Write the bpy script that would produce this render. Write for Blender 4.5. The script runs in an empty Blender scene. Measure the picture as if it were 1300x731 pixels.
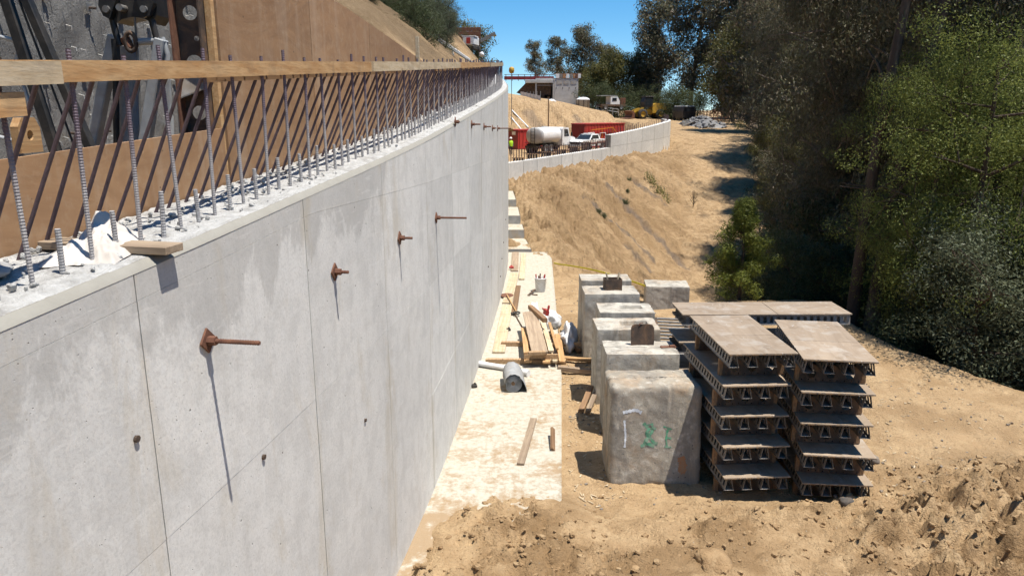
import bpy, bmesh, math, random
import numpy as np
from mathutils import Vector, Matrix
random.seed(7)
RNG = np.random.default_rng(11)
R = math.radians
scene = bpy.context.scene
COL = scene.collection
CAMZ = 4.7
# ---------------------------------------------------------------- camera
cam_d = bpy.data.cameras.new('camera')
cam = bpy.data.objects.new('camera', cam_d)
COL.objects.link(cam)
cam.location = (0, 0, CAMZ)
cam.rotation_euler = (R(90 - 13.67), 0, 0)
cam_d.sensor_fit = 'HORIZONTAL'
cam_d.sensor_width = 36.0
cam_d.lens = 36.0 * 935 / 1300
cam_d.clip_start = 0.05
cam_d.clip_end = 3000
scene.camera = cam
# ---------------------------------------------------------------- sky and sun
SUN = Vector((0.29, -0.14, 1.0)).normalized()
world = bpy.data.worlds.new('World')
scene.world = world
world.use_nodes = True
wn = world.node_tree.nodes
wl = world.node_tree.links
wn.clear()
w_out = wn.new('ShaderNodeOutputWorld')
w_bg = wn.new('ShaderNodeBackground')
sky = wn.new('ShaderNodeTexSky')
sky.sky_type = 'NISHITA'
sky.sun_disc = False
sky.sun_elevation = math.asin(SUN.z)
sky.sun_rotation = math.atan2(SUN.x, SUN.y)
sky.altitude = 900
sky.air_density = 1.0
sky.dust_density = 0.0
sky.ozone_density = 3.0
# clear coastal air: the deep blue reaches almost down to the skyline all round
w_geo = wn.new('ShaderNodeTexCoord')
w_add = wn.new('ShaderNodeVectorMath'); w_add.operation = 'ADD'
w_add.inputs[1].default_value = (0, 0, 0.045)
w_nrm = wn.new('ShaderNodeVectorMath'); w_nrm.operation = 'NORMALIZE'
w_hsv = wn.new('ShaderNodeHueSaturation')
w_hsv.inputs['Saturation'].default_value = 1.38
w_hsv.inputs['Hue'].default_value = 0.495
wl.new(w_geo.outputs['Generated'], w_add.inputs[0])
wl.new(w_add.outputs[0], w_nrm.inputs[0])
wl.new(w_nrm.outputs[0], sky.inputs[0])
wl.new(sky.outputs[0], w_hsv.inputs['Color'])
wl.new(w_hsv.outputs[0], w_bg.inputs[0])
w_bg.inputs[1].default_value = 0.10
wl.new(w_bg.outputs[0], w_out.inputs[0])
sun_d = bpy.data.lights.new('sun', 'SUN')
sun_d.energy = 5.0
sun_d.angle = R(0.53)
sun_d.color = (1.0, 0.95, 0.87)
sun = bpy.data.objects.new('sun', sun_d)
COL.objects.link(sun)
sun.location = (20, -5, 60)
sun.rotation_euler = (-SUN).to_track_quat('-Z', 'Y').to_euler()
vs = scene.view_settings
vs.view_transform = 'Standard'
vs.look = 'None'
vs.exposure = 0.66
vs.gamma = 1.0
vs.use_curve_mapping = False
scene.cycles.max_bounces = 4
scene.cycles.diffuse_bounces = 2
scene.cycles.glossy_bounces = 2
scene.cycles.transmission_bounces = 4
scene.cycles.transparent_max_bounces = 8
scene.cycles.use_adaptive_sampling = True
scene.cycles.adaptive_threshold = 0.02
scene.cycles.use_light_tree = False

# ---------------------------------------------------------------- helpers
def tag(o, label=None, cat=None, group=None, kind=None):
    if label: o['label'] = label
    if cat: o['category'] = cat
    if group: o['group'] = group
    if kind: o['kind'] = kind
    return o

def empty(name, loc=(0, 0, 0), rz=0.0, label=None, cat=None, group=None):
    o = bpy.data.objects.new(name, None)
    o.empty_display_size = 0.1
    COL.objects.link(o)
    o.location = loc
    o.rotation_euler = (0, 0, rz)
    return tag(o, label, cat, group)

def link(name, me, m, parent=None, loc=None, rot=None, scale=None):
    o = bpy.data.objects.new(name, me)
    COL.objects.link(o)
    if m is not None and len(me.materials) == 0:
        me.materials.append(m)
    if parent is not None: o.parent = parent
    if loc is not None: o.location = loc
    if rot is not None: o.rotation_euler = rot
    if scale is not None: o.scale = scale
    return o

def copy_tree(o, parent=None):
    c = o.copy()
    COL.objects.link(c)
    c.parent = parent
    for ch in list(o.children):
        copy_tree(ch, c)
    return c

class MB:
    """collects shapes into one mesh"""
    def __init__(s, origin=(0, 0, 0)):
        s.v = []; s.f = []; s.sm = []
        s.o = Vector(origin)
    def add(s, vs_, fs_, smooth=False):
        n = len(s.v)
        for p in vs_:
            s.v.append((p[0] - s.o.x, p[1] - s.o.y, p[2] - s.o.z))
        for f in fs_:
            s.f.append(tuple(i + n for i in f)); s.sm.append(smooth)
    def box(s, c, d, rot=None, b=0.0):
        hx, hy, hz = d[0] / 2, d[1] / 2, d[2] / 2
        c = Vector(c)
        b = min(b, hx * .8, hy * .8, hz * .8)
        if b <= 0:
            pts = [Vector((x, y, z)) for z in (-hz, hz) for y in (-hy, hy) for x in (-hx, hx)]
            fs = [(0, 2, 3, 1), (4, 5, 7, 6), (0, 1, 5, 4), (2, 6, 7, 3), (0, 4, 6, 2), (1, 3, 7, 5)]
        else:
            pts = []; idx = {}
            for sx in (-1, 1):
                for sy in (-1, 1):
                    for sz in (-1, 1):
                        for ax in range(3):
                            p = [sx * (hx - b), sy * (hy - b), sz * (hz - b)]
                            p[ax] = (sx * hx, sy * hy, sz * hz)[ax]
                            idx[(sx, sy, sz, ax)] = len(pts)
                            pts.append(Vector(p))
            fs = []
            for ax in range(3):
                o1, o2 = [a for a in range(3) if a != ax]
                for sg in (-1, 1):
                    q = []
                    for (a, b_) in ((-1, -1), (1, -1), (1, 1), (-1, 1)):
                        k = [0, 0, 0]; k[ax] = sg; k[o1] = a; k[o2] = b_
                        q.append(idx[(k[0], k[1], k[2], ax)])
                    fs.append(tuple(q))
            for ax in range(3):           # edges
                o1, o2 = [a for a in range(3) if a != ax]
                for a in (-1, 1):
                    for b_ in (-1, 1):
                        k0 = [0, 0, 0]; k0[ax] = -1; k0[o1] = a; k0[o2] = b_
                        k1 = list(k0); k1[ax] = 1
                        fs.append((idx[(*k0, o1)], idx[(*k1, o1)], idx[(*k1, o2)], idx[(*k0, o2)]))
            for sx in (-1, 1):
                for sy in (-1, 1):
                    for sz in (-1, 1):
                        fs.append(tuple(idx[(sx, sy, sz, a)] for a in range(3)))
        if rot is not None:
            M = rot if isinstance(rot, Matrix) else Matrix.Rotation(rot, 3, 'Z')
            pts = [M @ p for p in pts]
        s.add([c + p for p in pts], fs)
        return s
    def bar(s, a, b, w, h, roll=0.0, bev=0.0):
        """rectangular bar from a to b; w across, h towards up"""
        a = Vector(a); b = Vector(b); d = b - a; L = d.length; d.normalize()
        up = Vector((0, 0, 1))
        if abs(d.z) > .98: up = Vector((0, 1, 0))
        x = d.cross(up).normalized(); z = x.cross(d).normalized()
        if roll:
            q = Matrix.Rotation(roll, 3, d); x = q @ x; z = q @ z
        M = Matrix((x, d, z)).transposed()
        return s.box((a + b) / 2, (w, L, h), M, bev)
    def tube(s, pts, r, n=8, caps=True, smooth=True, closed=False):
        pts = [Vector(p) for p in pts]
        rr = r if isinstance(r, (list, tuple)) else [r] * len(pts)
        vs_ = []; fs_ = []
        prev = None
        for i, p in enumerate(pts):
            if i == 0: t = pts[1] - p
            elif i == len(pts) - 1: t = p - pts[i - 1]
            else: t = pts[i + 1] - pts[i - 1]
            t.normalize()
            if prev is None:
                a = Vector((0, 0, 1)) if abs(t.z) < .9 else Vector((1, 0, 0))
                u = t.cross(a).normalized()
            else:
                u = (prev - t * prev.dot(t)).normalized()
            prev = u
            w = t.cross(u)
            for k in range(n):
                an = 2 * math.pi * k / n
                vs_.append(p + (u * math.cos(an) + w * math.sin(an)) * rr[i])
        for i in range(len(pts) - 1):
            for k in range(n):
                k2 = (k + 1) % n
                fs_.append((i * n + k, i * n + k2, (i + 1) * n + k2, (i + 1) * n + k))
        s.add(vs_, fs_, smooth)
        if caps:
            m = len(pts) - 1
            s.add([vs_[k] for k in range(n)], [tuple(reversed(range(n)))])
            s.add([vs_[m * n + k] for k in range(n)], [tuple(range(n))])
        return s
    def prism(s, poly, axis, lo, hi):
        """poly: 2-D points; extruded along axis (0,1,2) from lo to hi. poly order is the other two axes ascending"""
        n = len(poly)
        def P(q, t):
            r = [0, 0, 0]; o1, o2 = [a for a in range(3) if a != axis]
            r[axis] = t; r[o1] = q[0]; r[o2] = q[1]
            return tuple(r)
        vs_ = [P(q, lo) for q in poly] + [P(q, hi) for q in poly]
        fs_ = [tuple(reversed(range(n))), tuple(range(n, 2 * n))]
        for i in range(n):
            j = (i + 1) % n
            fs_.append((i, j, n + j, n + i))
        s.add(vs_, fs_)
        return s
    def lathe(s, prof, c=(0, 0, 0), n=20, smooth=True):
        vs_ = []; fs_ = []
        for (r, z) in prof:
            for k in range(n):
                a = 2 * math.pi * k / n
                vs_.append((c[0] + r * math.cos(a), c[1] + r * math.sin(a), c[2] + z))
        for i in range(len(prof) - 1):
            for k in range(n):
                k2 = (k + 1) % n
                fs_.append((i * n + k, i * n + k2, (i + 1) * n + k2, (i + 1) * n + k))
        s.add(vs_, fs_, smooth)
        return s
    def mesh(s, name):
        me = bpy.data.meshes.new(name)
        me.from_pydata(s.v, [], s.f)
        me.polygons.foreach_set('use_smooth', s.sm)
        bm = bmesh.new(); bm.from_mesh(me)
        bmesh.ops.recalc_face_normals(bm, faces=bm.faces)
        bm.to_mesh(me); bm.free()
        return me
    def build(s, name, m, parent=None, loc=None, rot=None, scale=None):
        return link(name, s.mesh(name), m, parent, loc, rot, scale)

def grid_mesh(name, V, nu, nv, smooth=True):
    """V array (nu*nv,3), u major"""
    me = bpy.data.meshes.new(name)
    i = np.arange(nu - 1)[:, None] * nv + np.arange(nv - 1)[None, :]
    F = np.stack([i, i + nv, i + nv + 1, i + 1], -1).reshape(-1, 4)
    set_mesh(me, V, F, smooth)
    return me

def set_mesh(me, V, F, smooth=True):
    V = np.asarray(V, np.float32); F = np.asarray(F, np.int32)
    k = F.shape[1]
    me.vertices.add(len(V)); me.vertices.foreach_set('co', V.ravel())
    me.loops.add(F.size); me.loops.foreach_set('vertex_index', F.ravel())
    me.polygons.add(len(F))
    me.polygons.foreach_set('loop_start', np.arange(len(F), dtype=np.int32) * k)
    me.polygons.foreach_set('loop_total', np.full(len(F), k, np.int32))
    me.polygons.foreach_set('use_smooth', np.full(len(F), smooth))
    me.update(calc_edges=True)
    me.validate()

# ---------------------------------------------------------------- noise for shapes
def vnoise(x, y, seed=0):
    xi = np.floor(x).astype(np.int64); yi = np.floor(y).astype(np.int64)
    fx = x - xi; fy = y - yi
    fx = fx * fx * (3 - 2 * fx); fy = fy * fy * (3 - 2 * fy)
    def h(a, b):
        n = (a * 374761393 + b * 668265263 + seed * 1442695041) & 0x7fffffff
        n = ((n ^ (n >> 13)) * 1274126177) & 0x7fffffff
        n = n ^ (n >> 16)
        return (n & 0xffff) / 65535.0
    a = h(xi, yi); b = h(xi + 1, yi); c = h(xi, yi + 1); d = h(xi + 1, yi + 1)
    return (a + (b - a) * fx) * (1 - fy) + (c + (d - c) * fx) * fy

def fbm(x, y, seed=0, oct=4, gain=.5):
    t = 0; a = 1; s = 0
    for i in range(oct):
        t = t + a * (vnoise(x, y, seed + i * 17) * 2 - 1); s += a
        a *= gain; x = x * 2.03 + 3.1; y = y * 2.03 - 1.7
    return t / s

def ridge(x, y, seed=0, oct=3):
    t = 0; a = 1; s = 0
    for i in range(oct):
        t = t + a * (1 - np.abs(vnoise(x, y, seed + i * 13) * 2 - 1)); s += a
        a *= .5; x = x * 2.1 + 1.3; y = y * 2.1 + 5.1
    return t / s

def sstep(a, b, x):
    t = np.clip((x - a) / (b - a), 0, 1)
    return t * t * (3 - 2 * t)

# ---------------------------------------------------------------- materials
class Mat:
    def __init__(s, name):
        s.m = bpy.data.materials.new(name); s.m.use_nodes = True
        s.n = s.m.node_tree.nodes; s.l = s.m.node_tree.links
        s.p = s.n['Principled BSDF']; s.out = s.n['Material Output']
        s.tc = s.n.new('ShaderNodeTexCoord'); s.geo = s.n.new('ShaderNodeNewGeometry')
    def co(s, world=False):
        return s.geo.outputs['Position'] if world else s.tc.outputs['Object']
    def map(s, vec, scale=(1, 1, 1), rot=(0, 0, 0), loc=(0, 0, 0)):
        k = s.n.new('ShaderNodeMapping'); s.l.new(vec, k.inputs[0])
        k.inputs['Scale'].default_value = scale; k.inputs['Rotation'].default_value = rot
        k.inputs['Location'].default_value = loc
        return k.outputs[0]
    def noise(s, vec, scale, detail=4, rough=.55, dist=0.0):
        k = s.n.new('ShaderNodeTexNoise'); s.l.new(vec, k.inputs['Vector'])
        k.inputs['Scale'].default_value = scale; k.inputs['Detail'].default_value = min(detail, 6)
        k.inputs['Roughness'].default_value = rough; k.inputs['Distortion'].default_value = dist
        return k.outputs['Fac']
    def voro(s, vec, scale, feature='F1', out='Distance'):
        k = s.n.new('ShaderNodeTexVoronoi'); s.l.new(vec, k.inputs['Vector'])
        k.inputs['Scale'].default_value = scale; k.feature = feature
        return k.outputs[out]
    def ramp(s, fac, stops, interp='LINEAR'):
        k = s.n.new('ShaderNodeValToRGB'); s.l.new(fac, k.inputs[0])
        e = k.color_ramp.elements
        k.color_ramp.interpolation = interp
        while len(e) < len(stops): e.new(.5)
        for el, (p, c) in zip(e, stops):
            el.position = p
            el.color = (c, c, c, 1) if isinstance(c, (int, float)) else (*c[:3], 1)
        return k.outputs[0]
    def mix(s, fac, a, b, mode='MIX'):
        k = s.n.new('ShaderNodeMix'); k.data_type = 'RGBA'; k.blend_type = mode
        for i_, v in ((0, fac), (6, a), (7, b)):
            sock = k.inputs[i_]
            if hasattr(v, 'node'): s.l.new(v, sock)
            elif isinstance(v, (int, float)):
                sock.default_value = v if i_ == 0 else (v, v, v, 1)
            else: sock.default_value = (*v[:3], 1)
        return k.outputs[2]
    def math(s, op, a, b=None):
        k = s.n.new('ShaderNodeMath'); k.operation = op
        for i, v in enumerate((a, b)):
            if v is None: continue
            if hasattr(v, 'node'): s.l.new(v, k.inputs[i])
            else: k.inputs[i].default_value = v
        return k.outputs[0]
    def sep(s, vec):
        k = s.n.new('ShaderNodeSeparateXYZ'); s.l.new(vec, k.inputs[0]); return k.outputs
    def attr(s, name):
        k = s.n.new('ShaderNodeAttribute'); k.attribute_name = name; return k
    def rand(s):
        k = s.n.new('ShaderNodeObjectInfo'); return k.outputs['Random']
    def bump(s, h, dist=.01, strength=1.0, normal=None):
        k = s.n.new('ShaderNodeBump'); s.l.new(h, k.inputs['Height'])
        k.inputs['Distance'].default_value = dist; k.inputs['Strength'].default_value = strength
        if normal is not None: s.l.new(normal, k.inputs['Normal'])
        return k.outputs[0]
    def done(s, col, rough=.8, normal=None, metal=0.0, spec=.3):
        for sock, v in ((s.p.inputs['Base Color'], col), (s.p.inputs['Roughness'], rough), (s.p.inputs['Metallic'], metal)):
            if hasattr(v, 'node'): s.l.new(v, sock)
            elif isinstance(v, (int, float)): sock.default_value = v
            else: sock.default_value = (*v[:3], 1)
        s.p.inputs['Specular IOR Level'].default_value = spec
        if normal is not None: s.l.new(normal, s.p.inputs['Normal'])
        return s.m

def m_simple(name, c1, c2=None, scale=6, rough=.7, bump=.0, metal=0, dirt=None, dirt_amt=.5, spec=.3, world=False, var=0.0):
    k = Mat(name); co = k.co(world)
    c2 = c2 or tuple(x * .8 for x in c1)
    n = k.noise(co, scale, 6, .6)
    col = k.mix(k.ramp(n, [(.35, 0.0), (.65, 1.0)]), c1, c2)
    if dirt:
        n2 = k.noise(co, scale * .45, 5, .7, .6)
        col = k.mix(k.math('MULTIPLY', k.ramp(n2, [(.45, 0.0), (.62, 1.0)]), dirt_amt), col, dirt)
    if var:
        v = k.ramp(k.rand(), [(0, 1 - var), (1, 1 + var * .6)])
        col = k.mix(1.0, col, v, 'MULTIPLY')
    nm = k.bump(k.noise(co, scale * 5, 4, .6), bump) if bump else None
    return k.done(col, rough, nm, metal, spec)

def m_wood(name, c1, c2, axis=1, scale=1.0, dirt=(.2, .15, .1), dirt_amt=.35, var=.25):
    k = Mat(name)
    loc = k.n.new('ShaderNodeVectorMath'); loc.operation = 'ADD'
    oi = k.n.new('ShaderNodeObjectInfo')
    mul = k.n.new('ShaderNodeVectorMath'); mul.operation = 'SCALE'
    comb = k.n.new('ShaderNodeCombineXYZ')
    for i in range(3): k.l.new(oi.outputs['Random'], comb.inputs[i])
    k.l.new(comb.outputs[0], mul.inputs[0]); mul.inputs['Scale'].default_value = 37.0
    k.l.new(k.co(), loc.inputs[0]); k.l.new(mul.outputs[0], loc.inputs[1])
    sc = [26 * scale] * 3; sc[axis] = 1.1 * scale
    v = k.map(loc.outputs[0], tuple(sc))
    g = k.noise(v, 1.0, 5, .6, .35)
    g2 = k.noise(k.map(loc.outputs[0], tuple(x * 3 if x > 5 else x * 2 for x in sc)), 1.0, 4, .6)
    col = k.mix(k.ramp(g, [(.36, 0.0), (.62, 1.0)]), c1, c2)
    col = k.mix(k.math('MULTIPLY', k.ramp(g2, [(.5, 0.0), (.75, 1.0)]), .5), col, tuple(x * .55 for x in c2))
    d = k.noise(loc.outputs[0], 5.0, 5, .65, .4)
    col = k.mix(k.math('MULTIPLY', k.ramp(d, [(.5, 0.0), (.68, 1.0)]), dirt_amt), col, dirt)
    knots = k.voro(k.map(loc.outputs[0], tuple(5.0 if i != axis else 2.2 for i in range(3))), 1.0)
    col = k.mix(k.math('MULTIPLY', k.ramp(knots, [(.04, 1.0), (.11, 0.0)]), .7), col, (.12, .06, .03))
    if var:
        col = k.mix(1.0, col, k.ramp(k.rand(), [(0, 1 - var), (1, 1 + var * .4)]), 'MULTIPLY')
    return k.done(col, .8, k.bump(g2, .0015), 0, .25)
M = {}
def setup_materials():
    # ---- sand and soil
    k = Mat('sandy_soil'); co = k.co(True)
    a = k.attr('litter')
    n1 = k.noise(co, .35, 4, .6); n2 = k.noise(co, 2.6, 5, .68); n3 = k.noise(co, 26, 3, .7)
    col = k.mix(k.ramp(n1, [(.36, 0.0), (.64, 1.0)]), (.41, .28, .155), (.335, .222, .117))
    col = k.mix(k.ramp(n2, [(.44, 0.0), (.66, 1.0)]), col, (.475, .335, .19))
    col = k.mix(k.math('MULTIPLY', k.ramp(n3, [(.30, 1.0), (.47, 0.0)]), .5), col, (.20, .125, .062))
    sp = k.sep(a.outputs['Vector'])
    col = k.mix(sp[1], col, k.mix(n3, (.28, .178, .09), (.185, .115, .056)))
    # pebbles
    pv = k.voro(co, 9.0); pm = k.ramp(pv, [(.05, 1.0), (.08, 0.0)])
    col = k.mix(k.math('MULTIPLY', pm, .5), col, (.50, .44, .36))
    pv2 = k.voro(co, 23.0); pm2 = k.ramp(pv2, [(.08, 1.0), (.13, 0.0)])
    col = k.mix(k.math('MULTIPLY', pm2, .35), col, (.16, .11, .07))
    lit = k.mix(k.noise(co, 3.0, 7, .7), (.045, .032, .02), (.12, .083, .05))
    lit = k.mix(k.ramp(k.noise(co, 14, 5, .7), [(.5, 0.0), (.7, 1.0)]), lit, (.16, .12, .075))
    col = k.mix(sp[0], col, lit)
    slate = k.mix(k.noise(co, 7, 5, .6), (.17, .135, .11), (.105, .088, .078))
    col = k.mix(sp[2], col, slate)
    h = k.math('ADD', k.math('MULTIPLY', k.noise(co, 7, 6, .78), 1.1), k.math('MULTIPLY', n3, .55))
    h = k.math('ADD', h, k.math('MULTIPLY', pm, .12))
    big = k.math('ADD', k.noise(k.map(co, (1.6, .55, 1), (0, 0, .5)), 1.0, 5, .7, .4), k.math('MULTIPLY', n2, .6))
    ys_ = k.sep(co)[1]
    col = k.mix(k.math('MULTIPLY', k.ramp(big, [(.62, 1.0), (.80, 0.0)]), k.math('MULTIPLY', k.ramp(k.math('MULTIPLY', ys_, .01), [(.19, 0.0), (.26, 1.0)]), .42)), col, (.20, .13, .072))
    bigw = k.math('MULTIPLY', big, k.ramp(k.math('MULTIPLY', ys_, .01), [(.17, 0.0), (.26, 1.0)]))
    M['soil'] = k.done(col, .95, k.bump(h, .06, 1.0, k.bump(bigw, .34)), 0, .1)
    # ---- formed concrete of the wall
    k = Mat('formed_concrete'); co = k.co(True)
    n1 = k.noise(co, .55, 3, .55, .3); n2 = k.noise(co, 4.5, 6, .72); n3 = k.noise(co, 55, 3, .7)
    col = k.mix(k.ramp(n1, [(.36, 0.0), (.64, 1.0)]), (.67, .65, .605), (.59, .575, .54))
    col = k.mix(k.math('MULTIPLY', k.ramp(n2, [(.40, 1.0), (.56, 0.0)]), .35), col, (.43, .415, .385))
    col = k.mix(k.math('MULTIPLY', k.ramp(n3, [(.38, 1.0), (.52, 0.0)]), .28), col, (.36, .345, .315))
    st = k.noise(k.map(co, (7, 7, .45)), 1.0, 5, .7, .3)              # rain streaks
    col = k.mix(k.math('MULTIPLY', k.ramp(st, [(.52, 0.0), (.74, 1.0)]), .38), col, (.38, .365, .335))
    hz = k.attr('topband'); eg = k.attr('seam')
    wv = k.math('ADD', k.math('MULTIPLY', k.noise(k.map(co, (1.6, 1.6, .9)), 1.0, 6, .7, .5), 1.0), k.math('MULTIPLY', hz.outputs['Fac'], .42))
    col = k.mix(k.math('MULTIPLY', k.ramp(wv, [(.72, 0.0), (.78, 1.0)]), .45), col, (.33, .315, .29))   # damp stain under the coping
    rs = k.math('ADD', k.noise(k.map(co, (2.2, 2.2, .8)), 1.0, 5, .7, .6), k.math('MULTIPLY', eg.outputs['Fac'], .13))
    col = k.mix(k.math('MULTIPLY', k.ramp(rs, [(.58, 0.0), (.72, 1.0)]), .42), col, (.44, .375, .27))   # rust and mud at the seams
    scr = k.noise(k.map(co, (3.0, 3.0, 26.0), (0.55, 0.35, 0)), 1.0, 2, .6)
    col = k.mix(k.math('MULTIPLY', k.ramp(scr, [(.63, 0.0), (.70, 1.0)]), .22), col, (.72, .70, .66))
    pit = k.voro(co, 8.0); pm = k.ramp(pit, [(.04, 1.0), (.07, 0.0)])
    pm = k.math('MULTIPLY', pm, k.ramp(k.noise(co, 2.0, 2, .5), [(.47, 0.0), (.53, 1.0)]))
    pit2 = k.voro(co, 27.0); pm2 = k.math('MULTIPLY', k.ramp(pit2, [(.06, 1.0), (.11, 0.0)]), k.ramp(n2, [(.5, 0.0), (.6, .8)]))
    pm = k.math('MAXIMUM', pm, pm2)
    col = k.mix(k.math('MULTIPLY', pm, .75), col, (.13, .12, .105))
    col = k.mix(1.0, col, k.ramp(k.rand(), [(0, .93), (1, 1.04)]), 'MULTIPLY')
    h = k.math('SUBTRACT', k.math('ADD', k.math('MULTIPLY', n2, .8), k.math('MULTIPLY', n3, .16)), pm)
    M['concrete'] = k.done(col, .82, k.bump(h, .004), 0, .25)
    k = Mat('joint_mortar'); M['joint'] = k.done(k.mix(k.noise(k.co(True), 9, 5, .6), (.36, .325, .27), (.22, .20, .17)), .9)
    # ---- pale rough concrete: top of wall, footing
    def pale(name, dirt_lo, dirt_hi, dcol, c1, c2, bd):
        k = Mat(name); co = k.co(True)
        n1 = k.noise(co, 1.3, 8, .72, .5); n2 = k.noise(co, 11, 6, .7); n3 = k.noise(co, 60, 4, .7)
        col = k.mix(k.ramp(n2, [(.35, 0.0), (.65, 1.0)]), c1, c2)
        d = k.math('ADD', k.math('MULTIPLY', n1, .7), k.math('MULTIPLY', n2, .35))
        a = k.attr('dirt')
        d = k.math('ADD', d, a.outputs['Fac'])
        col = k.mix(k.ramp(d, [(dirt_lo, 0.0), (dirt_hi, .92)]), col, dcol)
        scr = k.noise(k.map(co, (28, 3, 3)), 1.0, 4, .6, .5)
        col = k.mix(k.math('MULTIPLY', k.ramp(scr, [(.6, 0.0), (.7, 1.0)]), .4), col, dcol)
        return k.done(col, .9, k.bump(k.math('ADD', n2, k.math('MULTIPLY', n3, .4)), bd), 0, .15)
    M['wall_top'] = pale('laitance', .52, .70, (.23, .21, .185), (.54, .53, .505), (.37, .36, .34), .04)
    M['footing'] = pale('footing_concrete', .54, .66, (.30, .21, .122), (.47, .435, .36), (.36, .325, .255), .012)
    M['step'] = m_simple('grey_step_concrete', (.36, .35, .33), (.27, .265, .255), 5, .85, .006, dirt=(.38, .28, .17), dirt_amt=.6)
    # ---- weathered ballast blocks
    k = Mat('block_concrete'); co = k.co()
    oi = k.n.new('ShaderNodeObjectInfo'); ad = k.n.new('ShaderNodeVectorMath'); ad.operation = 'ADD'
    k.l.new(co, ad.inputs[0]); k.l.new(oi.outputs['Location'], ad.inputs[1]); co = ad.outputs[0]
    n1 = k.noise(co, 1.8, 7, .65, .6); n2 = k.noise(co, 8, 7, .7); n3 = k.noise(co, 45, 5, .7)
    col = k.mix(k.ramp(n1, [(.36, 0.0), (.64, 1.0)]), (.45, .415, .35), (.33, .305, .26))
    col = k.mix(k.math('MULTIPLY', k.ramp(n2, [(.5, 0.0), (.68, 1.0)]), .6), col, (.56, .52, .45))
    rs = k.noise(co, 1.1, 6, .7, 1.2)
    col = k.mix(k.math('MULTIPLY', k.ramp(rs, [(.5, 0.0), (.66, 1.0)]), .55), col, (.31, .205, .115))
    dk = k.noise(k.map(co, (3, 3, .8)), 1.0, 6, .7, .7)
    col = k.mix(k.math('MULTIPLY', k.ramp(dk, [(.49, 0.0), (.62, 1.0)]), .65), col, (.16, .145, .125))
    pit = k.voro(co, 12.0); pm = k.ramp(pit, [(.08, 1.0), (.13, 0.0)])
    pm = k.math('MULTIPLY', pm, k.ramp(k.noise(co, 3, 2, .5), [(.44, 0.0), (.5, 1.0)]))
    col = k.mix(k.math('MULTIPLY', pm, .75), col, (.08, .075, .07))
    h = k.math('SUBTRACT', k.math('ADD', n2, k.math('MULTIPLY', n3, .35)), k.math('MULTIPLY', pm, .6))
    M['block'] = k.done(col, .92, k.bump(h, .010), 0, .15)
    M['block_dark'] = M['block'].copy(); M['block_dark'].name = 'old_block_concrete'
    for nd in M['block_dark'].node_tree.nodes:
        if nd.type == 'MIX' and abs(nd.inputs[6].default_value[0] - .45) < .001 and abs(nd.inputs[7].default_value[0] - .33) < .001 and not nd.inputs[6].is_linked:
            nd.inputs[6].default_value = (.34, .30, .24, 1); nd.inputs[7].default_value = (.235, .21, .17, 1)
    M['green_paint'] = m_simple('green_spray', (.06, .25, .14), (.20, .27, .20), 14, .8)
    M['white_paint'] = m_simple('chalky_white_spray', (.62, .64, .66), (.45, .47, .5), 30, .8)
    M['orange_stain'] = m_simple('orange_stain', (.36, .16, .07), (.30, .19, .11), 18, .9)
    # ---- shotcrete
    k = Mat('shotcrete'); co = k.co(True)
    n1 = k.noise(co, 1.4, 5, .65); n2 = k.noise(co, 14, 5, .75)
    col = k.mix(k.ramp(n1, [(.38, 0.0), (.62, 1.0)]), (.235, .228, .213), (.17, .165, .155))
    col = k.mix(k.math('MULTIPLY', k.ramp(n2, [(.52, 0.0), (.7, 1.0)]), .5), col, (.14, .135, .125))
    h = k.math('ADD', k.noise(co, 16, 6, .8), k.math('MULTIPLY', k.ramp(k.voro(co, 11.0), [(.05, 0.0), (.16, 1.0)]), .5))
    M['shotcrete'] = k.done(col, .95, k.bump(h, .06), 0, .1)
    # ---- form plywood
    k = Mat('form_plywood'); co = k.co(True)
    n1 = k.noise(k.map(co, (1, 1.2, 3.5)), 1.0, 7, .68, 1.4); n2 = k.noise(co, 14, 5, .65)
    col = k.mix(k.ramp(n1, [(.3, 0.0), (.7, 1.0)]), (.35, .205, .105), (.25, .14, .072))
    col = k.mix(k.math('MULTIPLY', k.ramp(n2, [(.5, 0.0), (.72, 1.0)]), .35), col, (.42, .31, .20))
    st = k.noise(k.map(co, (5, 5, .5)), 1.0, 5, .6, .5)
    col = k.mix(k.math('MULTIPLY', k.ramp(st, [(.52, 0.0), (.75, 1.0)]), .35), col, (.47, .37, .27))
    sp_ = k.voro(co, 7.0); col = k.mix(k.ramp(sp_, [(.03, .8), (.06, 0.0)]), col, (.05, .035, .025))
    col = k.mix(1.0, col, k.ramp(k.rand(), [(0, .86), (1, 1.1)]), 'MULTIPLY')
    M['form_ply'] = k.done(col, .62, k.bump(n1, .004), 0, .35)
    k = Mat('grey_plywood'); co = k.co()
    n1 = k.noise(k.map(co, (9, 1.0, 1)), 1.0, 6, .65, .8); n2 = k.noise(co, 4, 7, .68, .5)
    col = k.mix(k.ramp(n1, [(.3, 0.0), (.7, 1.0)]), (.335, .262, .19), (.25, .19, .135))
    col = k.mix(k.math('MULTIPLY', k.ramp(n2, [(.5, 0.0), (.66, 1.0)]), .6), col, (.40, .36, .31))
    col = k.mix(k.math('MULTIPLY', k.ramp(k.noise(co, 1.7, 6, .7, 1), [(.56, 0.0), (.66, 1.0)]), .5), col, (.17, .125, .085))
    col = k.mix(1.0, col, k.ramp(k.rand(), [(0, .85), (1, 1.08)]), 'MULTIPLY')
    spl = k.ramp(k.noise(co, 11, 5, .75, .5), [(.63, 0.0), (.69, 1.0)])
    col = k.mix(k.math('MULTIPLY', spl, .7), col, (.50, .48, .44))
    M['grey_ply'] = k.done(col, .75, k.bump(n2, .003), 0, .2)
    M['ply_edge'] = m_simple('raw_plywood_edge', (.30, .20, .115), (.2, .13, .07), 20, .85)
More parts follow.
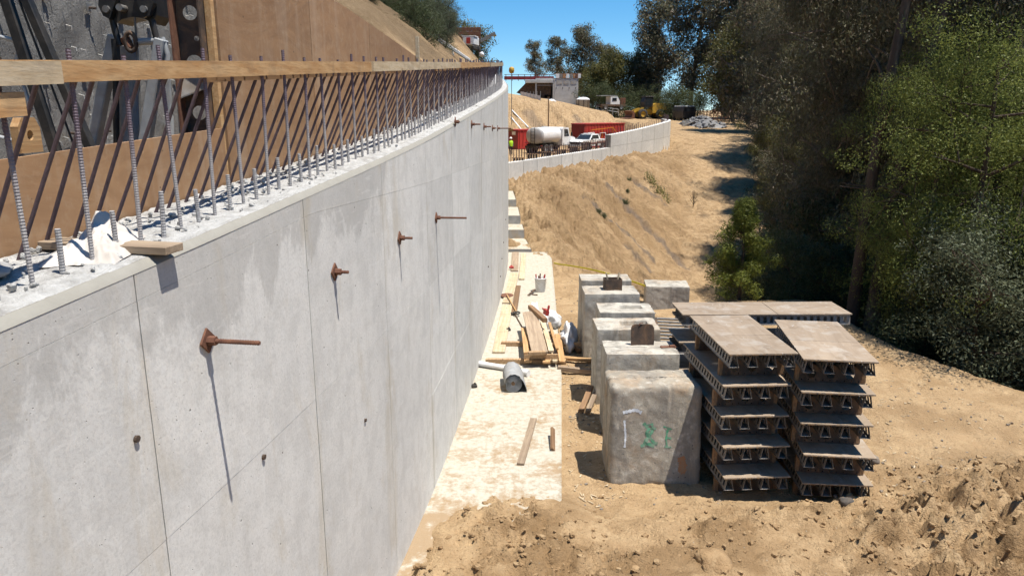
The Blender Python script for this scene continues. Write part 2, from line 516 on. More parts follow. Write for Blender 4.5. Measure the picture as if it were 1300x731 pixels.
    # ---- lumber
    M['lumber'] = m_wood('fresh_lumber', (.54, .345, .17), (.42, .235, .10), 1)
    M['lumber_x'] = m_wood('fresh_lumber_across', (.50, .345, .20), (.36, .22, .115), 0)
    M['lumber_pale'] = m_wood('pale_lumber', (.60, .49, .34), (.50, .38, .235), 1)
    M['lumber_grey'] = m_wood('weathered_lumber', (.38, .29, .20), (.26, .19, .13), 1)
    M['lumber_dark'] = m_wood('stained_lumber', (.28, .17, .09), (.19, .11, .06), 1)
    # ---- metals
    k = Mat('coated_rebar'); co = k.co(); n = k.noise(co, 30, 5, .65)
    z = k.sep(co)[2]
    col = k.mix(n, (.15, .115, .145), (.10, .072, .085))
    lim = k.math('ADD', z, k.math('MULTIPLY', k.math('SUBTRACT', k.noise(co, 9, 4, .6), .5), .5))
    col = k.mix(k.ramp(lim, [(.36, .85), (.66, 0.0)]), col, k.mix(n, (.42, .40, .38), (.30, .28, .27)))
    M['rebar'] = k.done(col, .6, None, .0, .4)
    M['rebar_grey'] = m_simple('grey_rebar', (.40, .385, .37), (.26, .245, .24), 40, .7, .001)
    M['rebar_dark'] = m_simple('dark_rebar', (.115, .08, .088), (.08, .055, .058), 25, .6, .001)
    M['rust'] = m_simple('rusted_steel', (.19, .088, .052), (.115, .05, .032), 18, .85, .003, dirt=(.10, .05, .03))
    M['rust_dark'] = m_simple('dark_rusted_steel', (.085, .06, .045), (.05, .036, .028), 9, .8, .003, dirt=(.22, .12, .06), dirt_amt=.55)
    M['steel'] = m_simple('grey_steel', (.30, .30, .29), (.20, .195, .185), 9, .5, .001, .55, dirt=(.16, .12, .085), dirt_amt=.5)
    M['galv'] = m_simple('dull_aluminium', (.27, .255, .235), (.17, .16, .145), 12, .55, .001, .3, dirt=(.2, .15, .10), dirt_amt=.5)
    M['black'] = m_simple('black_paint', (.018, .018, .018), (.03, .028, .026), 9, .45, .001, dirt=(.11, .09, .07), dirt_amt=.3)
    M['grey_paint'] = m_simple('grey_paint', (.38, .39, .39), (.29, .30, .30), 7, .5, .001, dirt=(.22, .18, .14), dirt_amt=.35)
    M['rubber'] = m_simple('black_rubber', (.02, .02, .02), (.035, .032, .03), 12, .85, .001, dirt=(.16, .12, .08), dirt_amt=.4)
    M['white'] = m_simple('white_paint', (.72, .72, .71), (.66, .66, .65), 5, .4, 0, dirt=(.5, .43, .33), dirt_amt=.3)
    M['white_pvc'] = m_simple('white_plastic', (.70, .69, .68), (.60, .59, .57), 6, .45, 0, dirt=(.45, .37, .27), dirt_amt=.4)
    M['red'] = m_simple('red_paint', (.44, .042, .035), (.34, .035, .03), 3, .5, 0, dirt=(.22, .10, .07), dirt_amt=.3)
    M['dark_red'] = m_simple('dark_red_paint', (.22, .022, .028), (.16, .02, .022), 3, .5, 0, dirt=(.12, .06, .05), dirt_amt=.3)
    M['orange'] = m_simple('orange_paint', (.62, .22, .03), (.52, .18, .03), 5, .5)
    M['yellow'] = m_simple('yellow_paint', (.55, .33, .03), (.46, .26, .03), 4, .5, 0, dirt=(.24, .16, .08), dirt_amt=.5)
    M['tape'] = m_simple('yellow_tape', (.62, .52, .03), (.5, .42, .03), 9, .5)
    M['glass'] = m_simple('dark_glass', (.02, .025, .03), (.03, .035, .04), 3, .08, 0, 0, spec=.6)
    M['membrane'] = m_simple('grey_membrane', (.33, .335, .335), (.25, .255, .26), 14, .8, .003, dirt=(.32, .27, .2), dirt_amt=.35)
    M['cloth'] = m_simple('pale_cloth', (.56, .52, .475), (.44, .40, .36), 5, .95, .002, dirt=(.4, .35, .29), dirt_amt=.35)
    M['tarp'] = m_simple('white_tarp', (.70, .70, .70), (.60, .60, .60), 4, .6, .002, dirt=(.45, .37, .27), dirt_amt=.35)
    M['vest'] = m_simple('lime_vest', (.42, .72, .03), (.36, .62, .03), 6, .7)
    M['jeans'] = m_simple('dark_trousers', (.035, .042, .06), (.05, .055, .07), 9, .9)
    M['skin'] = m_simple('skin', (.34, .20, .14), (.30, .17, .12), 9, .6)
    M['rock'] = m_simple('grey_rock', (.23, .20, .165), (.15, .13, .11), 4, .95, .012, dirt=(.33, .23, .13), dirt_amt=.5)
    M['dark_rock'] = m_simple('dark_rock', (.075, .07, .065), (.05, .047, .045), 5, .9, .01, dirt=(.25, .17, .10), dirt_amt=.4)
    M['clod'] = m_simple('soil_clod', (.33, .215, .11), (.22, .138, .068), 9, .97, .02, dirt=(.43, .31, .175), dirt_amt=.5)
    M['rubble'] = m_simple('grey_rubble', (.20, .205, .21), (.12, .122, .128), 1.2, .95, .02, dirt=(.36, .28, .19), dirt_amt=.35)
    M['abut'] = m_simple('abutment_concrete', (.46, .45, .43), (.38, .37, .35), 1.2, .85, .004, dirt=(.28, .27, .25), dirt_amt=.4)
    M['tank_grey'] = m_simple('grey_tank_paint', (.40, .40, .395), (.34, .34, .335), 2, .5, 0, dirt=(.3, .25, .19), dirt_amt=.3)
    M['straw'] = m_simple('straw_wattle', (.25, .18, .105), (.16, .115, .07), 12, .95, .01)
    # ---- bark and leaves
    def bark(name, c1, c2, c3):
        k = Mat(name); co = k.co(True)
        n = k.noise(k.map(co, (6, 6, .7)), 1.0, 6, .65, .8)
        col = k.mix(k.ramp(n, [(.35, 0.0), (.65, 1.0)]), c1, c2)
        col = k.mix(k.ramp(k.noise(k.map(co, (2, 2, .6)), 1.0, 4, .6, .6), [(.55, 0.0), (.65, .8)]), col, c3)
        return k.done(col, .9, k.bump(n, .02), 0, .15)
    M['bark'] = bark('eucalyptus_bark', (.22, .17, .125), (.12, .09, .068), (.36, .31, .25))
    M['bark_dark'] = bark('dark_bark', (.085, .062, .045), (.05, .037, .028), (.13, .10, .075))
    def leaf(name, cols, trans=.25):
        k = Mat(name)
        col = k.ramp(k.geo.outputs['Random Per Island'], [(i / (len(cols) - 1), c) for i, c in enumerate(cols)])
        col = k.mix(1.0, col, k.ramp(k.rand(), [(0, (.82, .82, .82)), (1, (1.12, 1.1, 1.05))]), 'MULTIPLY')
        k.l.new(col, k.p.inputs['Base Color']); k.p.inputs['Roughness'].default_value = .45
        k.p.inputs['Specular IOR Level'].default_value = .12
        t = k.n.new('ShaderNodeBsdfTranslucent'); k.l.new(col, t.inputs[0])
        mx = k.n.new('ShaderNodeMixShader'); mx.inputs[0].default_value = trans
        k.l.new(k.p.outputs[0], mx.inputs[1]); k.l.new(t.outputs[0], mx.inputs[2])
        k.l.new(mx.outputs[0], k.out.inputs[0])
        return k.m
    M['leaf_euc'] = leaf('eucalyptus_leaves', [(0.077, 0.077, 0.041), (0.114, 0.114, 0.063), (0.163, 0.149, 0.087), (0.105, 0.096, 0.061), (0.191, 0.138, 0.096)])
    M['leaf_olive'] = leaf('olive_leaves', [(0.098, 0.096, 0.031), (0.137, 0.125, 0.038), (0.075, 0.082, 0.032), (0.171, 0.151, 0.047)])
    M['leaf_acacia'] = leaf('acacia_leaves', [(0.120, 0.144, 0.036), (0.176, 0.200, 0.048), (0.096, 0.120, 0.036), (0.232, 0.248, 0.068)], .38)
    M['leaf_grey'] = leaf('grey_green_leaves', [(0.079, 0.093, 0.054), (0.112, 0.125, 0.074), (0.061, 0.074, 0.042), (0.140, 0.149, 0.093)])
    M['leaf_pine'] = leaf('bright_conifer_needles', [(0.111, 0.136, 0.025), (0.162, 0.178, 0.034), (0.085, 0.106, 0.025), (0.212, 0.217, 0.047)], .35)
    M['leaf_shrub'] = leaf('dark_shrub_leaves', [(0.048, 0.065, 0.028), (0.074, 0.094, 0.040), (0.064, 0.071, 0.037), (0.094, 0.110, 0.048)])
setup_materials()
# ================================================================ the big shapes
WPTS = np.array([(-8, -4.1), (-4, -3.15), (0, -2.28), (3.2, -1.70), (5.03, -1.43), (6.75, -1.19), (8.5, -.985), (12, -.70), (15.6, -.44),
                 (19.1, -.24), (22, -.13), (25, -.13), (30, -.30), (38, -.75), (46, -1.15), (60, -1.7), (95, -3.2), (200, -9)])
_m = np.zeros(len(WPTS))
_s = np.diff(WPTS[:, 1]) / np.diff(WPTS[:, 0])
_m[1:-1] = (_s[:-1] + _s[1:]) / 2; _m[0] = _s[0]; _m[-1] = _s[-1]
def wallx(y):
    y = np.asarray(y, float)
    i = np.clip(np.searchsorted(WPTS[:, 0], y) - 1, 0, len(WPTS) - 2)
    x0 = WPTS[i, 0]; h = WPTS[i + 1, 0] - x0; t = (y - x0) / h
    return ((2 * t ** 3 - 3 * t ** 2 + 1) * WPTS[i, 1] + (t ** 3 - 2 * t ** 2 + t) * h * _m[i]
            + (-2 * t ** 3 + 3 * t ** 2) * WPTS[i + 1, 1] + (t ** 3 - t ** 2) * h * _m[i + 1])
def coping(y): return CAMZ - .9 + .0665 * np.asarray(y, float)
def railz(y): return CAMZ + .012 + .0575 * np.asarray(y, float)     # top edge of the timber rail
WT = .69                                                            # wall thickness at the top
LOWX = [-6, 0, 2.65, 7.9, 11.3, 14.0, 15.2, 15.7]
LOWY = [37, 45, 50, 60, 65.2, 69.5, 72.5, 77]
def lowy(x): return np.interp(x, LOWX, LOWY)
def foot_r(y): return np.interp(y, [0, 5, 8.13, 12.5, 18, 21.5, 23.3, 24.4], [.2, .42, .607, .893, 1.10, 1.22, 1.28, 1.16])

def edge_x(y):
    return np.interp(y, [-40, 0, 5, 11.8, 14.8, 18, 22, 30, 60, 80, 125, 300], [20, 16, 13, 8.74, 7.3, 7.0, 8.6, 11.4, 19.0, 25.0, 37, 80])

def height(x, y, detail=True):
    x = np.asarray(x, float); y = np.asarray(y, float)
    # bank between the footing and the track
    bank = np.interp(y, [-50, 20, 24, 35, 45, 60, 75, 90, 125], [-.1, -.1, -.05, .62, .82, .9, .7, 3.0, 3.2])
    pathz = np.interp(y, [-50, 18.5, 20.5, 25, 30, 36, 45, 55, 65, 80, 100, 125, 300], [-.1, -.1, -.9, -3.2, -4.0, -3.8, -2.2, -.6, .9, 2.1, 2.8, 3.2, 4])
    gx = np.interp(y, [-50, 18, 22, 30, 60, 80, 125, 300], [4.4, 4.6, 5.3, 7.4, 14.2, 18.8, 29, 60])
    tx = np.clip((x - 1.6) / (gx - 1.6), 0, 1); tx = sstep(0, 1, tx) * .5 + tx * .5
    ty = np.clip((lowy(np.minimum(x, 15.7)) - 1.0 - y) / 14.0, 0, 1)
    t = tx * np.where(x < 15.7, .22 + .78 * ty, 1.0)
    t = np.maximum(t, sstep(-.5, 1.5, x - gx))
    z = bank + (pathz - bank) * t
    gully = np.exp(-((x - gx) / 1.1) ** 2) * .15 * sstep(21, 28, y) * (1 - sstep(55, 75, y))
    z = z - gully
    if detail:
        am = sstep(19, 26, y) * (1 - sstep(60, 85, y)) * (1 - t * .55)
        z = z + am * (fbm(x * .5 + y * .25, y * .3, 5, 5) * .42 + fbm((x * 1.1 + y * .75), (x - y) * .16, 9, 4) * .30 + (ridge(x * 1.5 + y * .9, (x - y) * .35, 12, 4) - .6) * .75 + fbm(x * 2.6, y * 2.0, 13, 3) * .34)
        z = z + sstep(9, 12, y) * (fbm(x * 1.7, y * 1.7, 3, 4) * .055)
        tr = (x - (gx + 2.4))                                    # wheel ruts of the track
        z = z - sstep(20, 26, y) * .09 * (np.exp(-((tr - .9) / .25) ** 2) + np.exp(-((tr + .9) / .25) ** 2))
    # behind the low wall: vehicle yard, ramp, cut slope
    u = x / np.maximum(y, 1)
    yard = np.interp(y, [40, 50, 60, 95], [.9, .4, -.1, -.15])
    upper = np.interp(x, [-12, 0, 6.5, 14.3, 19.5, 27], [9, 7.0, 6.1, 4.4, 3.3, 3.1])
    cut = sstep(96, 123, y)
    rough = fbm(x * .35 + y * .1, y * .12, 21, 4) * .8 + fbm(x * .9, y * .25, 22, 3) * .35
    back = yard + (upper - yard) * np.clip(cut + rough * .12 * cut * (1 - cut) * 4, 0, 1.05) + cut * (1 - cut) * 6 * (ridge(x * .7 + y * .22, y * .07 - x * .1, 24, 4) - .6)
    ramp_ = np.interp(y, [60, 70, 125], [2.35, 3.15, 3.2])
    back = back + (ramp_ - back) * sstep(.142, .168, u)
    behind = (y > lowy(x) + .45) & (x < 15.75)
    z = np.where(behind, back, z)
    # right: ground falls away into the wood, then rises behind it
    e = edge_x(y) + (fbm(y * .35, x * 0 + 2.2, 31, 3) * .7 if detail else 0)
    dx = np.maximum(x - e, 0)
    drop = np.clip(z + 5.2, .4, 3.6)
    fall = -np.minimum(dx * .5 * sstep(0, 1.6, dx), drop) + np.maximum(dx - 22, 0) * .42
    z = z + fall
    # left: pit behind the wall, shotcrete face, hillside
    xw = wallx(y)
    zc = coping(np.clip(y, -10, 75))
    hill = zc - .2 + .5 * np.maximum(xw - .75 - x, 0) + .35 * np.clip(xw - .75 - x, 0, 2.2) + (fbm(x * .3, y * .3, 41, 4) * .7 if detail else 0) * sstep(.8, 4, xw - x)
    hill = hill + 1.0 * np.exp(-((x + 3.4) / 2.4) ** 2 - ((y - 50) / 9) ** 2)
    hill = np.minimum(hill, zc + 16)
    pit = np.where(x < -6.75, 10.5 + (-6.75 - x) * .4, 2.3)
    pk = sstep(16.3, 17.6, y)
    left = pit + (hill - pit) * pk
    k = sstep(.15, .6, xw - x)
    farcut = np.where(y > 85, sstep(-1.5, 3.0, xw - x), k)
    z = np.where(x < xw + 2, z + (np.maximum(left, z) - z) * farcut, z)
    # rough dirt heaped in the foreground
    if detail:
        near = (1 - sstep(7.6, 8.75, y + fbm(x * .8, y * .8, 51, 3) * .7)) * sstep(-.05, .35, x - wallx(y) + .12 * fbm(x * 3, y * 3, 58, 2))
        right = sstep(3.6, 6.2, x + (8.2 - y) * .5) * (1 - sstep(8.2, 10.0, y + (x - 7) * .1)) 
        lum = ridge(x * 2.6, y * 2.6, 61, 4) - .55
        lum2 = fbm(x * 7, y * 7, 66, 3)
        patch = sstep(-.12, .30, fbm(x * .9, y * .9, 55, 3))
        lump3 = np.maximum(fbm(x * 3.4, y * 3.4, 57, 2), 0)
        fine = ridge(x * 8.5 + .4 * lum2, y * 8.5, 68, 3) - .55
        z = z + near * (.17 + .19 * patch * lum + .05 * lum2 * patch + .02 * lum2 + .12 * lump3 * patch + .13 * fine * (.35 + patch) + .05 * fbm(x * 13, y * 13, 69, 2) * (.3 + patch))
        z = z + right * (.24 + .30 * lum + .10 * lum2 + .17 * lump3 + .17 * fine + .06 * fbm(x * 13, y * 13, 69, 2))
        z = z + (.026 * lum2 + .03 * fine * patch) * (1 - sstep(10, 16, y)) * sstep(.1, .5, x - foot_r(y))
        pits = np.minimum(fbm(x * 1.1, y * 1.1, 77, 4), .25)
        z = z + .09 * pits * (1 - sstep(14, 18, y)) * sstep(.1, .6, x - foot_r(y))
        for (xa_, sl_) in ((5.2, .16), (6.7, .16)):              # machine ruts across the pad
            rx = x - xa_ - sl_ * (y - 9)
            z = z - .05 * np.exp(-(rx / .17) ** 2) * sstep(8.4, 9.5, y) * (1 - sstep(14.5, 16.5, y)) * (.6 + .4 * np.sign(np.sin(y * 26)))
    return z

def axis(parts):
    out = []
    for a, b, s in parts:
        n = max(1, int(round((b - a) / s)))
        out += list(a + (b - a) * np.arange(n) / n)
    return np.array(out + [parts[-1][1]])
GX = axis([(-130, -30, 6), (-30, -8, 1.1), (-8, -1.3, .16), (-1.3, 7.6, .045), (7.6, 13, .15), (13, 24, .4), (24, 60, 1.5), (60, 220, 8)])
GY = axis([(-40, 4.6, 1.5), (4.6, 8.9, .043), (8.9, 14, .10), (14, 30, .22), (30, 78, .36), (78, 130, 1.0), (130, 420, 10)])
XX, YY = np.meshgrid(GX, GY, indexing='ij')
ZZ = height(XX, YY)
me = grid_mesh('ground', np.stack([XX, YY, ZZ], -1).reshape(-1, 3), len(GX), len(GY))
at = me.attributes.new('litter', 'FLOAT_VECTOR', 'POINT')
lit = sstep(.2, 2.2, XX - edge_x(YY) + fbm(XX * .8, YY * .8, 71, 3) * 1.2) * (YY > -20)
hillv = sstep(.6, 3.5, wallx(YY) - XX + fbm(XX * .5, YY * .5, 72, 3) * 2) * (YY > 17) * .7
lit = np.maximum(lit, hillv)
gxx = np.interp(YY, [-50, 18, 22, 30, 60, 80, 125, 300], [4.4, 4.6, 5.3, 7.4, 14.2, 18.8, 29, 60])
bankd = sstep(21, 27, YY) * (1 - sstep(62, 75, YY)) * (1 - sstep(-.6, .5, XX - gxx)) * sstep(.8, 2.2, XX) * np.clip(.42 + .7 * fbm(XX * .8 + YY * .5, (XX - YY) * .22, 78, 4), 0, .75)
damp_shade = bankd + np.clip(sstep(.02, .34, fbm(XX * 1.3, YY * 1.3, 73, 4)) * (1 - sstep(7.3, 8.6, YY)) * sstep(-1, 0, XX) * .95  # churned foreground's shadows coloured in as dark patches; the bank is browner earth
               + sstep(4.2, 6, XX) * (1 - sstep(8, 10, YY)) * sstep(-.2, .2, fbm(XX * 1.8, YY * 1.8, 74, 3)) * .6, 0, .8)
damp_shade = damp_shade + .45 * sstep(.05, .35, fbm(XX * .9, YY * .9, 79, 5)) * sstep(3.8, 5, XX) * sstep(8.5, 10, YY) * (1 - sstep(13, 15, YY))
# slate strips running down the bank
sl = np.zeros_like(XX)
def spot(u, v, y):
    p = (u - 650) / 935; q = (v - 365.5) / 935
    return Vector((p / (.9717 - q * .2363) * y, y, CAMZ + (-.2363 - q * .9717) / (.9717 - q * .2363) * y))
def on_ground(u, v):
    for y in np.arange(20.5, 90, .25):
        p = spot(u, v, y)
        if p.z < float(height(np.array(p.x), np.array(p.y), False)): return p
    return spot(u, v, 60)
STR = []
for (u0, v0, u1, v1, w) in ((738, 246, 826, 330, .22), (772, 240, 872, 342, .26), (800, 226, 845, 262, .2), (800, 318, 818, 340, .3)):
    p, q = on_ground(u0, v0), on_ground(u1, v1); STR.append((p.x, p.y, q.x, q.y, w))
for (x0, y0, x1, y1, w) in STR:
    ax, ay = x1 - x0, y1 - y0; L2 = ax * ax + ay * ay
    tt = np.clip(((XX - x0) * ax + (YY - y0) * ay) / L2, 0, 1)
    dd = np.hypot(XX - x0 - tt * ax, YY - y0 - tt * ay) + fbm(XX * 1.3, YY * 1.3, 75, 4) * .35
    sl = np.maximum(sl, 1 - sstep(w * .5, w * 1.4, dd))
sl = sl * .75
for (x0, y0, x1, y1, w) in ((-2, 99, 7.5, 99, .5), (2.5, 112, 6.5, 98, .9), (9.5, 112, 12.5, 99, .5)):
    ax, ay = x1 - x0, y1 - y0; L2 = ax * ax + ay * ay
    tt = np.clip(((XX - x0) * ax + (YY - y0) * ay) / L2, 0, 1)
    dd = np.hypot(XX - x0 - tt * ax, (YY - y0 - tt * ay)) + fbm(XX * .8, YY * .8, 76, 3) * .8
    sl = np.maximum(sl, (1 - sstep(w * .5, w * 1.5, dd)) * .5)
at.data.foreach_set('vector', np.stack([lit, damp_shade, sl], -1).astype(np.float32).ravel())
tag(link('ground', me, M['soil']), 'sandy building-site ground, bank and hillside', None, None, 'structure')

# ---------------------------------------------------------------- footing slab along the wall
def footing():
    ys = np.concatenate([np.arange(4.2, 9.5, .12), np.arange(9.5, 24.4, .3), [24.4]])
    V = []; D = []
    nu = 13
    for y in ys:
        xl = float(wallx(y)) - .05; xr = float(foot_r(y))
        for j in range(nu):
            t = j / (nu - 1); x = xl + (xr - xl) * t
            V.append((x, y, .012 + float(fbm(np.array(x * 3), np.array(y * 3), 81, 3)) * .004))
            dd = .09 * (1 - float(sstep(7.2, 8.4, y + .35 * float(fbm(np.array(x * 1.5), np.array(y * 1.5), 82, 3)))))
            dd += .05 * (1 - float(sstep(8, 11.5, y)))
            dd -= .16 * float(sstep(12.5, 15, y))
            D.append(dd)
    n = len(ys)
    me = grid_mesh('footing', np.array(V), n, nu)
    # outer edge of the slab
    bm = bmesh.new(); bm.from_mesh(me); bm.verts.ensure_lookup_table()
    lay = bm.verts.layers.float.new('dirt')
    for i, v in enumerate(list(bm.verts)): v[lay] = D[i]
    row = [bm.verts[i * nu + nu - 1] for i in range(n)] + [bm.verts[(n - 1) * nu + j] for j in range(nu - 2, -1, -1)]
    low = []
    for v in row:
        w = bm.verts.new((v.co.x, v.co.y, -.3)); w[lay] = .1; low.append(w)
    for i in range(len(row) - 1):
        bm.faces.new((row[i], row[i + 1], low[i + 1], low[i])).smooth = False
    bmesh.ops.recalc_face_normals(bm, faces=bm.faces)
    bm.to_mesh(me); bm.free()
    o = link('footing', me, M['footing'])
    tag(o, 'pale concrete footing slab along the foot of the wall', None, None, 'structure')
    # steps of the footing going uphill
    for (y0, y1, z, xr0, xr1) in ((24.45, 26.6, .09, .66, .50), (26.6, 28.0, .40, .45, .40), (28.0, 30.6, .72, .32, .26), (30.6, 34, 1.02, .18, .06), (34, 38, 1.32, -.15, -.5)):
        mb = MB()
        xl0 = float(wallx(y0)) - .1; xl1 = float(wallx(y1)) - .1
        vs_ = [(xl0, y0, -.6), (xr0, y0, -.6), (xr1, y1, -.6), (xl1, y1, -.6), (xl0, y0, z), (xr0, y0, z), (xr1, y1, z), (xl1, y1, z)]
        mb.add(vs_, [(0, 3, 2, 1), (0, 1, 5, 4), (1, 2, 6, 5), (2, 3, 7, 6), (3, 0, 4, 7)])
        mb.build('footing_step', M['step'], o)
        cap = MB(); e = .004
        cap.add([(xl0, y0 + .03, z + e), (xr0 - .02, y0 + .03, z + e), (xr1 - .02, y1, z + e), (xl1, y1, z + e)], [(0, 1, 2, 3)])
        cap.build('step_surface', M['footing'], o)
    return o
FOOT = footing()

# ---------------------------------------------------------------- the retaining wall
WALL = empty('retaining_wall', (0, 0, 0), 0, 'tall curved grey concrete retaining wall with rebar along its top', 'retaining wall')
JOINTS = [-7.4 + .02, -5.63, -3.86, -2.09, -.32, 1.45, 3.22, 5.03, 6.75, 8.5] + [8.5 + 1.77 * i for i in range(1, 22)]
def lineA(y): return np.minimum(CAMZ - .71 - np.interp(y, [-8, 5, 8.5, 13, 23, 50], [-.3, 0, .12, .24, .62, .9]), coping(y) - .16)
def lineB(y): return CAMZ - np.interp(y, [-8, 10.5, 15.6, 23, 50], [2.04, 2.06, 2.33, 2.85, 3.6])
def lineC(y): return CAMZ - np.interp(y, [-8, 10, 15.6, 23, 50], [3.43, 3.43, 3.55, 3.85, 4.3])
def wall():
    rr = random.Random(3)
    def nrm(y):
        d = (float(wallx(y + .05)) - float(wallx(y - .05))) / .1
        n = Vector((1, -d, 0)); n.normalize(); return n
    # core: back of the joints and the rear face
    ys = np.arange(-7.4, 46, .45)
    mb = MB()
    for i in range(len(ys) - 1):
        a, b = ys[i], ys[i + 1]
        pa = Vector((float(wallx(a)), a, 0)); pb = Vector((float(wallx(b)), b, 0))
        na, nb = nrm(a), nrm(b)
        fa, fb = pa - na * .012, pb - nb * .012
        ga, gb = pa - na * WT, pb - nb * WT
        za, zb = float(coping(a)) - .035, float(coping(b)) - .035
        Z = lambda p, z: (p.x, p.y, z)
        mb.add([Z(fa, -.5), Z(fb, -.5), Z(fb, zb), Z(fa, za)], [(0, 1, 2, 3)])
        mb.add([Z(ga, -.5), Z(gb, -.5), Z(gb, zb), Z(ga, za)], [(3, 2, 1, 0)])
    mb.build('wall_core', M['joint'], WALL)
    rows = [lambda y: 0 * y - .45, lineC, lineB, lineA, lambda y: coping(y) - .035]
    for c in range(len(JOINTS) - 1):
        y0, y1 = JOINTS[c], JOINTS[c + 1]
        gap = .011 if c % 3 == 0 else .0045
        for r in range(4):
            off = rr.uniform(-.0007, .0008)
            hg = .0016 if r < 3 else 0
            hg0 = .0016 if r > 0 else 0
            seg = 5
            seg = 6; fr = (0, .04, .15, .5, .85, .96, 1)
            tt = np.array([y0 + gap / 2 + (y1 - y0 - gap) * f_ for f_ in fr])
            zs = 4
            vs_ = []; band = []; seam = []
            for y in tt:
                n = nrm(y); p = Vector((float(wallx(y)), y, 0)) + n * off
                zl = float(rows[r](y)) + hg0 / 2; zh = float(rows[r + 1](y)) - hg / 2
                if zh < zl + .01: zh = zl + .01
                for j in range(zs + 1):
                    z = zl + (zh - zl) * j / zs
                    vs_.append((p.x, p.y, z))
                    band.append(float(np.clip(1 - (coping(y) - z) / 1.1, 0, 1)) * (1.0 if y < 7 else .3))
                    f_ = (y - y0) / (y1 - y0); seam.append(1.0 if min(f_, 1 - f_) < .03 else (.5 if min(f_, 1 - f_) < .1 else 0.0))
            F = []
            for i in range(seg):
                for j in range(zs):
                    a = i * (zs + 1) + j
                    F.append((a, a + zs + 1, a + zs + 2, a + 1))
            # returns into the joint
            nf = len(vs_)
            rim = [i * (zs + 1) for i in range(seg + 1)] + [seg * (zs + 1) + j for j in range(1, zs + 1)] + [i * (zs + 1) + zs for i in range(seg - 1, -1, -1)] + [j for j in range(zs - 1, 0, -1)]
            for q in rim:
                y = vs_[q][1]; n = nrm(y)
                vs_.append((vs_[q][0] - n.x * .02, vs_[q][1] - n.y * .02, vs_[q][2])); band.append(band[q]); seam.append(1.0)
            L = len(rim)
            for i in range(L):
                F.append((rim[i], rim[(i + 1) % L], nf + (i + 1) % L, nf + i))
            me = bpy.data.meshes.new('wall_panel'); me.from_pydata(vs_, [], F)
            bm = bmesh.new(); bm.from_mesh(me); bmesh.ops.recalc_face_normals(bm, faces=bm.faces); bm.to_mesh(me); bm.free()
            at = me.attributes.new('topband', 'FLOAT', 'POINT'); at.data.foreach_set('value', band)
            at = me.attributes.new('seam', 'FLOAT', 'POINT'); at.data.foreach_set('value', seam)
            # the face must look out
            link('wall_panel', me, M['concrete'], WALL)
    # coping chamfer
    ys = np.arange(-7.4, 46, .12)
    V = []
    for y in ys:
        n = nrm(y); p = Vector((float(wallx(y)), y, 0)); z = float(coping(y))
        w = float(fbm(np.array(y * 9.0), np.array(.3), 91, 3)) * .006
        for q, dz in ((.002, -.036), (-.002, -.032), (-.034 - w, 0.0), (-.045 - w, .001), (-.05 - w, -.02)):
            V.append((p.x + n.x * q, p.y + n.y * q, z + dz))
    me = grid_mesh('coping_edge', np.array(V), len(ys), 5)
    k = Mat('coping_concrete'); n1 = k.noise(k.co(True), 8, 6, .65)
    cm = k.done(k.mix(n1, (.215, .20, .168), (.30, .285, .245)), .85, k.bump(k.noise(k.co(True), 30, 4, .7), .004))
    link('coping_edge', me, cm, WALL)
    # rough top
    ys = np.concatenate([np.arange(-7.4, 1.5, .3), np.arange(1.5, 7, .028), np.arange(7, 26, .1), np.arange(26, 46, .4)])
    nv = 26; V = []; D = []
    T = np.linspace(.04, WT, nv)
    for y in ys:
        n = nrm(y); p = Vector((float(wallx(y)), y, 0))
        for q in T:
            V.append((p.x - n.x * q, p.y - n.y * q, float(coping(y))))
    V = np.array(V)
    tq = np.tile(T, len(ys))
    rough = (.006 + .016 * np.maximum(fbm(V[:, 0] * 9, V[:, 1] * 9, 93, 4), -.2) + .022 * np.maximum(ridge(V[:, 0] * 14, V[:, 1] * 14, 94, 3) - .62, 0) * 1.6)
    V[:, 2] += rough * sstep(.03, .10, tq)
    me = grid_mesh('wall_top', V, len(ys), nv)
    at = me.attributes.new('dirt', 'FLOAT', 'POINT')
    d = .12 * (1 - sstep(2.2, 3.4, V[:, 1])) + .07 * sstep(.35, .7, tq) - .03
    at.data.foreach_set('value', d.astype(np.float32))
    link('wall_top', me, M['wall_top'], WALL)

    # ---- reinforcing bars
    def ribbed(L, r, pitch=.0135):
        mb = MB(); n = 8; pts = []; rad = []
        z = -.06
        while z < L:
            for dz, q in ((0, 1.0), (.005, 1.0), (.0068, 1.15), (.0115, 1.15)):
                if z + dz < L: pts.append((0, 0, z + dz)); rad.append(r * q)
            z += pitch
        pts.append((0, 0, L)); rad.append(r)
        mb.tube(pts, rad, n, smooth=False)
        return mb.mesh('rebar')
    tall = ribbed(1.0, .0098); stub = ribbed(.22, .0112); inc = MB().tube([(0, 0, -.04), (0, 0, 1.0)], .0105, 8).mesh('inclined_rebar')
    tall.materials.append(M['rebar']); stub.materials.append(M['rebar_grey']); inc.materials.append(M['rebar_dark'])
    y = 1.54; k = 0
    while y < 25.5:
        n = nrm(y); z = float(coping(y)); x = float(wallx(y)) - .2
        h = float(railz(y)) - z + .035 + rr.uniform(-.015, .03)
        link('rebar', tall, None, WALL, (x, y, z), (rr.uniform(-.03, .03), rr.uniform(-.025, .025), rr.uniform(0, 3)), (1, 1, h * rr.uniform(.985, 1.03)))
        y2 = y + .171
        link('rebar_stub', stub, None, WALL, (float(wallx(y2)) - .2 + rr.uniform(-.01, .01), y2, float(coping(y2))), (rr.uniform(-.03, .03), rr.uniform(-.03, .03), rr.uniform(0, 3)), (1, 1, rr.uniform(.85, 1.1)))
        y += .343
    y = 1.45
